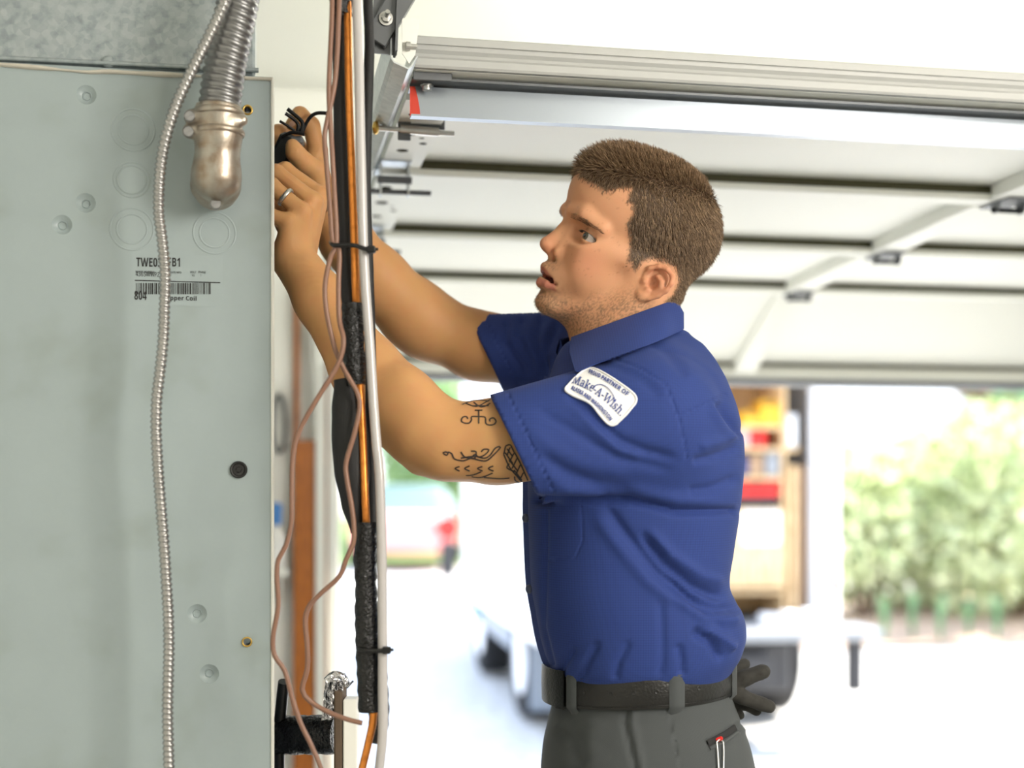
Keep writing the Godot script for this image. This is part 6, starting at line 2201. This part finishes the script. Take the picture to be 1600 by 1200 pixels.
func shirt_details(man: Node3D, shirt: Node3D, sf: Field) -> void:
	var ids := sf.near(mp(930, 650, 0.2), 0.25)
	# buttons and their band down the front
	var front := []
	for i in 26:
		var y := lerpf(590, 1046, i / 25.0)
		var p := mp(lerpf(858, 824, smoothstep(590, 690, y)) if y < 760 else 826.0, y, 0.0)
		var from := Vector3(-0.25, p.y, 0.016)
		var d := 0.0
		var ids2 := sf.all
		for k in 40:
			var e := sf.at(from + Vector3(d, 0, 0), ids2)
			if e < 0.0004:
				break
			d += e * 0.9
		p = from + Vector3(d, 0, 0)
		front.append([p + Vector3(-0.0016, 0, 0.0004), Vector3(-0.95, 0, 0.3).normalized()])
	var s := Shape.new()
	strip(s, front, 0.034, 0.002)
	put("placket", s.done(), M["shirt cloth"], shirt)
	mat("button", Color(0.30, 0.33, 0.42), 0.3)
	for k in [2, 12, 18]:
		s = Shape.new()
		s.lathe(PackedVector2Array([Vector2(0, 0.0024), Vector2(0.0028, 0.0022), Vector2(0.0044, 0.0030), Vector2(0.0055, 0.0022), Vector2(0.0056, 0.0)]), 20, frame(front[k][0] + front[k][1] * 0.0006 + Vector3(0, 0, 0.007), (front[k][1] + Vector3(0, 0, 0.45)).normalized()), false)
		put("button", s.done(), M["button"], shirt)
	# the sleeve patch: white twill, stitched rim, blue lettering that follows its bend
	var top := curve2([915, 576.5, 930, 577.5, 950, 588, 973, 603, 990, 616, 998, 627])
	var low := curve2([879, 611, 892, 616, 921, 630, 936, 646.5, 948, 660, 958.5, 669])
	var on := func(u: float, v: float, lift: float) -> Array:
		var q := along2(low, u).lerp(along2(top, u), v)
		return shoot(sf, ids, q.x, q.y, lift, true)
	s = Shape.new()
	var rows := []
	var rim := []
	for i in 37:
		var u := i / 36.0
		var e := 0.5 - 0.5 * pow(1.0 - pow(absf(u * 2 - 1), 9.0), 1.0 / 3.0)
		var row := []
		for k in 15:
			var v := lerpf(e, 1.0 - e, k / 14.0)
			row.append(on.call(u, v, 0.0016)[0])
		rows.append(row)
	s.sheet(rows)
	var patch := put("patch", s.done(), M["patch cloth"], shirt, "white sleeve patch with blue lettering")
	for i in 37:
		rim.append(rows[i][14])
	for k in range(13, -1, -1):
		rim.append(rows[36][k])
	for i in range(35, -1, -1):
		rim.append(rows[i][0])
	for k in range(1, 15):
		rim.append(rows[0][k])
	s = Shape.new()
	s.tube(PackedVector3Array(rim), 0.0014, 8, 1.0, false)
	put("rim", s.done(), M["patch cloth"], patch)
	for q in [["PROUD PARTNER OF", [919.5, 587, 941, 594, 979, 621.5], 6.6, "Droid Sans", 700, 0.0024], ["Make-A-Wish.", [893, 604, 933, 617, 966, 653.5], 13.0, "Droid Serif", 400, 0.0024], ["ALASKA AND WASHINGTON", [891.5, 611, 924, 625, 951.5, 659], 6.0, "Droid Sans", 700, 0.0024]]:
		s = Shape.new()
		var tm := text_mesh(q[0], q[3], q[4])
		var arr := tm.get_mesh_arrays()
		var bb := tm.get_aabb()
		var c: Array = q[1]
		for i in arr[Mesh.ARRAY_VERTEX].size():
			var p: Vector3 = arr[Mesh.ARRAY_VERTEX][i]
			var t := clampf((p.x - bb.position.x) / bb.size.x, 0, 1)
			var p0 := Vector2(c[0], c[1])
			var p1 := Vector2(c[2], c[3])
			var p2 := Vector2(c[4], c[5])
			var at := p0.lerp(p1, t).lerp(p1.lerp(p2, t), t)
			var tan := (p1.lerp(p2, t) - p0.lerp(p1, t)).normalized()
			at += Vector2(tan.y, -tan.x) * (p.y / 0.71 * q[2] - 1.0)
			var hit := shoot(sf, ids, at.x, at.y, q[5] + (0.0003 if p.z > 0 else 0.0), true)
			s.add(hit[0], hit[1])
		for i in arr[Mesh.ARRAY_INDEX]:
			s.ix.append(i)
		put("lettering", s.done(), M["thread"], patch)
	s = Shape.new()
	var arc := []
	for p in curve2([927.5, 609, 932, 604, 941, 603.5, 950, 608.5, 957, 617, 960.5, 625]):
		arc.append(shoot(sf, ids, p.x, p.y, 0.0026, true)[0])
	s.tube(PackedVector3Array(arc), func(u, _m, _a): return lerpf(0.0006, 0.0003, u), 6)
	var star := []
	for k in 10:
		var r := 3.2 if k % 2 == 0 else 1.3
		var hit := shoot(sf, ids, 960.5 + sin(TAU * k / 10.0) * r, 627 - cos(TAU * k / 10.0) * r, 0.0027, true)
		star.append(hit[0])
	var mid: Vector3 = shoot(sf, ids, 960.5, 627, 0.0028, true)[0]
	for k in 10:
		s.face([mid, star[k], star[(k + 1) % 10]], Vector3(0, 0, 1))
	put("swoosh", s.done(), M["thread"], patch)

func curve2(flat: Array) -> PackedVector2Array:
	var pts := line2(flat)
	var out := PackedVector2Array()
	for i in pts.size() - 1:
		for k in 6:
			out.append(pts[i].cubic_interpolate(pts[i + 1], pts[maxi(i - 1, 0)], pts[mini(i + 2, pts.size() - 1)], k / 6.0))
	out.append(pts[-1])
	return out

func along2(pts: PackedVector2Array, u: float) -> Vector2:
	var g := u * (pts.size() - 1)
	var i := mini(int(g), pts.size() - 2)
	return pts[i].lerp(pts[i + 1], g - i)

func tattoos(man: Node3D, f: Field) -> void:
	var ids := f.near(mp(750, 690, 0.2), 0.11)
	var s := Shape.new()
	# line work on the upper arm, each row a pen stroke
	for stroke in [
		[722, 632, 738, 626, 752, 625, 764, 627], [728, 630, 745, 635, 766, 624], [736, 625, 752, 636, 766, 630], [738, 634, 764, 634],
		[742, 641, 754, 641], [748, 641, 748, 662],
		[737, 656, 737, 651, 748, 651, 758, 652, 759, 661, 764, 664, 772, 663, 775, 658, 771, 653, 765, 655, 766, 659],
		[737, 656, 733, 661, 726, 661, 721, 658, 723, 652, 729, 651, 731, 655],
		[692, 708, 696, 706, 700, 708, 698, 711, 693, 709], [700, 706, 706, 709, 710, 717, 724, 720, 736, 716, 748, 719, 760, 720, 770, 712, 782, 699, 774, 700, 766, 711, 757, 716, 744, 713, 732, 714, 720, 716],
		[720, 706, 726, 714, 736, 715, 742, 710, 748, 714, 757, 711, 764, 703, 756, 702, 752, 706], [736, 705, 744, 706, 742, 716],
		[718, 729, 711, 732, 718, 736], [734, 728, 726, 732, 734, 736], [754, 729, 746, 732, 754, 736], [771, 728, 763, 732, 771, 736],
		[728, 743, 740, 742, 752, 737], [737, 745, 752, 746, 770, 739], [756, 746, 780, 748, 796, 747],
		[790, 697, 797, 695, 802, 704, 812, 722, 820, 740, 826, 754], [787, 710, 796, 730, 806, 742, 818, 756], [790, 697, 787, 710],
		[792, 701, 800, 712], [789, 707, 801, 724], [797, 699, 792, 712], [803, 708, 796, 722], [795, 718, 808, 735], [808, 716, 800, 732], [813, 726, 806, 742], [803, 734, 815, 750], [818, 738, 812, 750], [804, 744, 806, 752, 822, 757], [796, 724, 792, 731, 804, 737]]:
		var path := []
		var c := curve2(stroke)
		for i in range(0, c.size(), 2):
			var hit := shoot(f, ids, c[i].x, c[i].y, 0.0004)
			if hit.size() and hit[0].z > 0.1:
				path.append(hit)
		if path.size() > 1:
			strip(s, path, 0.0017, 0.0005)
	put("tattoo", s.done(), M["tattoo ink"], man, "dark line tattoos on the upper arm")

func trousers(man: Node3D) -> void:
	var f := Field.new()
	var rows := []
	for q in [[1420, 838, 1150, 0.165], [1300, 838, 1168, 0.176], [1240, 842, 1178, 0.175], [1200, 845, 1176, 0.172], [1160, 849, 1167, 0.168], [1125, 857, 1155, 0.160], [1095, 864, 1143, 0.152], [1050, 867, 1134, 0.147]]:
		rows.append([(HORIZON - q[0]) / 1200.0, (q[1] - 800) / 1200.0, (q[2] - 800) / 1200.0, q[3], 0.0])
	f.lofted(rows, 2.3, 0.02)
	for sd in [1.0, -1.0]:
		f.chain([Vector3(0.165, -0.48, 0.082 * sd), Vector3(0.15, -0.90, 0.09 * sd), Vector3(0.185, -1.345, 0.095 * sd)], [0.10, 0.074, 0.058], 0.03)
	folds.clear()
	fold([980, 1104, 975, 1130, 984, 1165, 992, 1200, 1000, 1260], 5, -3, 1, false)
	fold([990, 1104, 988, 1130, 996, 1170, 1006, 1220], 6, 2, 1, false)
	fold([1042, 1104, 1052, 1150, 1064, 1210], 1.5, -0.9, 1, false)
	fold([1106, 1160, 1130, 1148, 1160, 1128], 2.5, -2.5, 1, false)
	fold([1108, 1172, 1135, 1160, 1164, 1140], 2.5, 1.4, 1, false)
	fold([870, 1130, 900, 1160, 905, 1200], 12, -3)
	fold([930, 1120, 920, 1160, 930, 1210], 14, 2)
	var s := Shape.new()
	f.net(s, Vector3(0.02, -0.45, -0.19), Vector3(0.34, -0.235, 0.19), 0.0045, null, push_folds)
	f.net(s, Vector3(0.0, -1.39, -0.19), Vector3(0.34, -0.445, 0.19), 0.012)
	var tr := put("trousers", s.done(), M["trouser cloth"], man)
	for sd in [1.0, -1.0]:
		var g := Field.new()
		g.chain([Vector3(0.20, -1.355, 0.096 * sd), Vector3(0.10, -1.368, 0.10 * sd), Vector3(0.03, -1.372, 0.105 * sd)], [0.042, 0.036, 0.027], 0.02)
		g.cone(Vector3(0.19, -1.30, 0.095 * sd), Vector3(0.19, -1.36, 0.095 * sd), 0.045, 0.045, 0.02)
		s = Shape.new()
		g.net(s, Vector3(-0.02, -1.40, 0.096 * sd - 0.06), Vector3(0.27, -1.24, 0.096 * sd + 0.06), 0.008)
		put("shoe", s.done(), M["leather"], man)
	# belt
	var ring := func(a: float, y: float, off: float) -> Array:
		var n := Vector3(-cos(a), 0, sin(a) * 0.85).normalized()
		return [Vector3(0.1655 - (0.1155 + off) * cos(a), y - 0.015 * maxf(cos(a), 0.0) * 0.9 - 0.004 * (1.0 - absf(cos(a))), (0.148 + off) * sin(a)), n]
	var band := func(a0: float, a1: float, y0: float, y1: float, off: float, thick: float, tip := false) -> Shape:
		var sh := Shape.new()
		var out := []
		for i in 65:
			var u := i / 64.0
			var a := lerpf(a0, a1, u)
			var e := sqrt(maxf(0.0, 1.0 - pow(maxf(0.0, (u - 0.90) / 0.10), 2.0))) if tip else 1.0
			var ym := (y0 + y1) / 2
			var hh := (y1 - y0) / 2 * maxf(e, 0.02)
			var i0: Array = ring.call(a, ym - hh, off - thick)
			var o0: Array = ring.call(a, ym - hh, off)
			var om: Array = ring.call(a, ym, off + 0.0006)
			var o1: Array = ring.call(a, ym + hh, off)
			var i1: Array = ring.call(a, ym + hh, off - thick)
			out.append([i0[0], o0[0], om[0], o1[0], i1[0]])
		sh.sheet(out)
		return sh
	var belt := put("belt", band.call(0.0, TAU, -0.259, -0.219, 0.0045, 0.004).done(), M["leather"], man, "black leather belt")
	put("tongue", band.call(0.42, 2.86, -0.260, -0.220, 0.0085, 0.0035, true).done(), M["leather"], belt)
	put("keeper", band.call(0.02, 0.58, -0.262, -0.217, 0.0115, 0.004).done(), M["leather"], belt)
	put("keeper_edge", band.call(0.52, 0.66, -0.263, -0.216, 0.0135, 0.004).done(), M["leather"], belt)
	for a in [0.90, 1.18, 1.40, 1.62, 1.84, 2.06]:
		s = Shape.new()
		var q: Array = ring.call(a, -0.240, 0.0093)
		s.lathe(PackedVector2Array([Vector2(0, 0.0001), Vector2(0.0019, 0.0001), Vector2(0.0026, 0.0007), Vector2(0.0032, 0.0)]), 14, frame(q[0], q[1], Vector3.UP), false)
		put("eyelet", s.done(), M["nylon"], belt)
	for e in [[-0.2565, 0.47, 2.72], [-0.2235, 0.47, 2.72]]:
		s = Shape.new()
		var pts := PackedVector3Array()
		for i in 160:
			pts.append(ring.call(lerpf(e[1], e[2], i / 159.0), e[0], 0.0089)[0])
		s.tube(pts, func(_u, m, _a): return 0.00035 + 0.0004 * maxf(0.0, sin(m * 1400.0)), 5)
		put("stitching", s.done(), M["leather"], belt)
	for q in [[0.66, 0.80], [1.74, 1.90], [2.62, 2.74]]:   # belt loops
		s = Shape.new()
		for pass_i in 1:
			var out := []
			for i in 11:
				var y := lerpf(-0.273, -0.208, i / 10.0)
				var off := 0.0125 if i > 1 and i < 9 else (0.006 if i == 1 or i == 9 else 0.003)
				var row := []
				for k in 5:
					row.append(ring.call(lerpf(q[0], q[1], k / 4.0), y, off - (0.003 if k == 0 or k == 4 else 0.0))[0])
				out.append(row)
			s.sheet(out)
		put("belt_loop", s.done(), M["trouser cloth"], tr)
	# slanting back pocket: a dark strip laid on as the slit's shade, over a raised welt
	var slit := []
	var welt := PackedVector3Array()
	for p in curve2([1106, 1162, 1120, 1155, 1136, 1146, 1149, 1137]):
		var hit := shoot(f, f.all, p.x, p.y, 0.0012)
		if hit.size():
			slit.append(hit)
	for p in curve2([1108, 1170, 1124, 1163, 1140, 1153, 1152, 1144]):
		var hit := shoot(f, f.all, p.x, p.y, 0.0006)
		if hit.size():
			welt.append(hit[0])
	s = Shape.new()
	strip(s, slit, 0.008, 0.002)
	put("pocket_shade_strip", s.done(), M["slit_shade"], tr)
	s = Shape.new()
	s.tube(welt, 0.0024, 8)
	put("pocket_welt", s.done(), M["trouser cloth"], tr)
	# metal clip with a red end, hooked over the pocket edge
	var ids := f.all
	s = Shape.new()
	for x in [[1117, 1160, 1119, 1180, 1121, 1215], [1127, 1160, 1128, 1180, 1127, 1215]]:
		var pts := PackedVector3Array()
		for p in curve2(x):
			pts.append(shoot(f, ids, p.x, p.y, 0.003)[0])
		s.tube(pts, 0.0011, 8)
	var a0: Vector3 = shoot(f, ids, 1117, 1160, 0.003)[0]
	var a1: Vector3 = shoot(f, ids, 1127, 1160, 0.003)[0]
	s.tube(curve([a0, (a0 + a1) / 2 + Vector3(0, 0.003, 0), a1], 0.001), 0.0011, 8)
	var t := thing("pocket_clip", "bent metal clip with a red end hooked over the man's back pocket", "clip")
	t.transform = man.transform
	put("wire", s.done(), M["bare steel"], t)
	s = Shape.new()
	s.box(Transform3D(Basis(Vector3(0, 0, 1), 0.4), (a0 + a1) / 2 + Vector3(-0.001, 0.003, -0.001)), Vector3(0.010, 0.005, 0.004), 0.0015)
	put("end_cap", s.done(), M["red"], t)
	# work glove stuffed in the back pocket
	var gl := thing("work_glove", "dark grey work glove sticking out of the man's back pocket, fingers spread", "glove")
	gl.transform = man.transform
	var g := Field.new()
	g.egg(mp(1128, 1078, 0.035), Vector3(0.028, 0.030, 0.012), Basis(), 0.006)
	g.chain([mp(1132, 1058, 0.02), mp(1150, 1042, 0.015), mp(1163, 1038, 0.012)], [0.0105, 0.0092, 0.0078], 0.003)
	g.chain([mp(1134, 1072, 0.045), mp(1165, 1059, 0.05), mp(1190, 1050, 0.05), mp(1194, 1049, 0.05)], [0.0125, 0.0105, 0.0092, 0.0082], 0.003)
	g.chain([mp(1138, 1080, 0.05), mp(1160, 1089, 0.052), mp(1190, 1100, 0.05), mp(1202, 1104, 0.05)], [0.0110, 0.0095, 0.0088, 0.0084], 0.003)
	g.chain([mp(1140, 1088, 0.03), mp(1165, 1100, 0.035), mp(1182, 1111, 0.035)], [0.0095, 0.0078, 0.0066], 0.003)
	g.chain([mp(1138, 1092, 0.03), mp(1150, 1108, 0.028), mp(1157, 1118, 0.026)], [0.0085, 0.0065, 0.0055], 0.003)
	s = Shape.new()
	g.net(s, mp(1095, 1130, -0.005), mp(1225, 1020, 0.068), 0.0026)
	put("shell", s.done(), M["glove cloth"], gl)

func in_hand(man: Node3D) -> void:
	# ring
	var s := Shape.new()
	var mid := mp(446, 308, 0.078)
	var fr := frame(mid, mp(424, 290, 0.080) - mp(471, 331, 0.076), Vector3(0, 0, 1))
	var prof := PackedVector2Array()
	for k in 9:
		prof.append(Vector2(0.0118 + 0.0013 * sin(TAU * k / 8.0), 0.0028 * cos(TAU * k / 8.0)))
	s.lathe(prof, 40, fr, false)
	put("finger_ring", s.done(), M["bare steel"], man, "plain silver ring")
	# nails of the thumb and forefinger
	s = Shape.new()
	s.lathe(PackedVector2Array([Vector2(0, 0.0010), Vector2(0.0028, 0.0008), Vector2(0.0042, 0.0)]), 16, Transform3D(frame(mp(462, 229, 0.0075), Vector3(0.75, 0.2, 0.6)).basis * Basis.from_scale(Vector3(1, 1, 1.5)), mp(463, 231, 0.0068)), false)
	put("fingernail", s.done(), M["nail"], man)
	s = Shape.new()
	s.lathe(PackedVector2Array([Vector2(0, 0.0010), Vector2(0.0030, 0.0008), Vector2(0.0046, 0.0)]), 16, frame(mp(456, 193, -0.0142), Vector3(-0.1, 0.15, 1.0)), false)
	put("fingernail", s.done(), M["nail"], man)
	# folding hex keys
	var t := thing("hex_key_set", "black folding hex key set with several keys fanned out, held in the man's raised hand", "hex key set")
	t.transform = man.transform
	var x := Transform3D(Basis(Vector3(0, 0, 1), deg_to_rad(-24)), mp(443, 240, -0.014))
	s = Shape.new()
	s.box(x, Vector3(0.026, 0.052, 0.022), 0.005)
	put("handle", s.done(), M["nylon"], t)
	s = Shape.new()
	s.box(x * Transform3D(Basis(Vector3(0, 0, 1), 0.5), Vector3(0.011, 0.021, 0.002)), Vector3(0.017, 0.012, 0.020), 0.003)
	put("end_cap", s.done(), M["dark steel"], t)
	for q in [[[470, 208, -0.01, 473, 194, -0.008, 468, 186, -0.006, 449, 170, 0.0], 0.0028], [[464, 207, -0.006, 466, 196, -0.004, 461, 188, -0.002, 446, 177, 0.004], 0.0025], [[460, 204, 0.0, 450, 197, 0.004, 437, 189, 0.008], 0.0019], [[472, 207, -0.014, 480, 190, -0.012, 487, 181, -0.010, 495, 177, -0.01, 503, 176.5, -0.01, 516, 177.5, -0.012], 0.0026], [[440, 214, 0.0, 456, 207, 0.001, 476, 210, 0.0], 0.0024]]:
		s = Shape.new()
		var pts := []
		for i in range(0, q[0].size(), 3):
			pts.append(mp(q[0][i], q[0][i + 1], q[0][i + 2]))
		s.tube(curve(pts, 0.0015), q[1], 6)
		put("key", s.done(), M["black steel"], t)
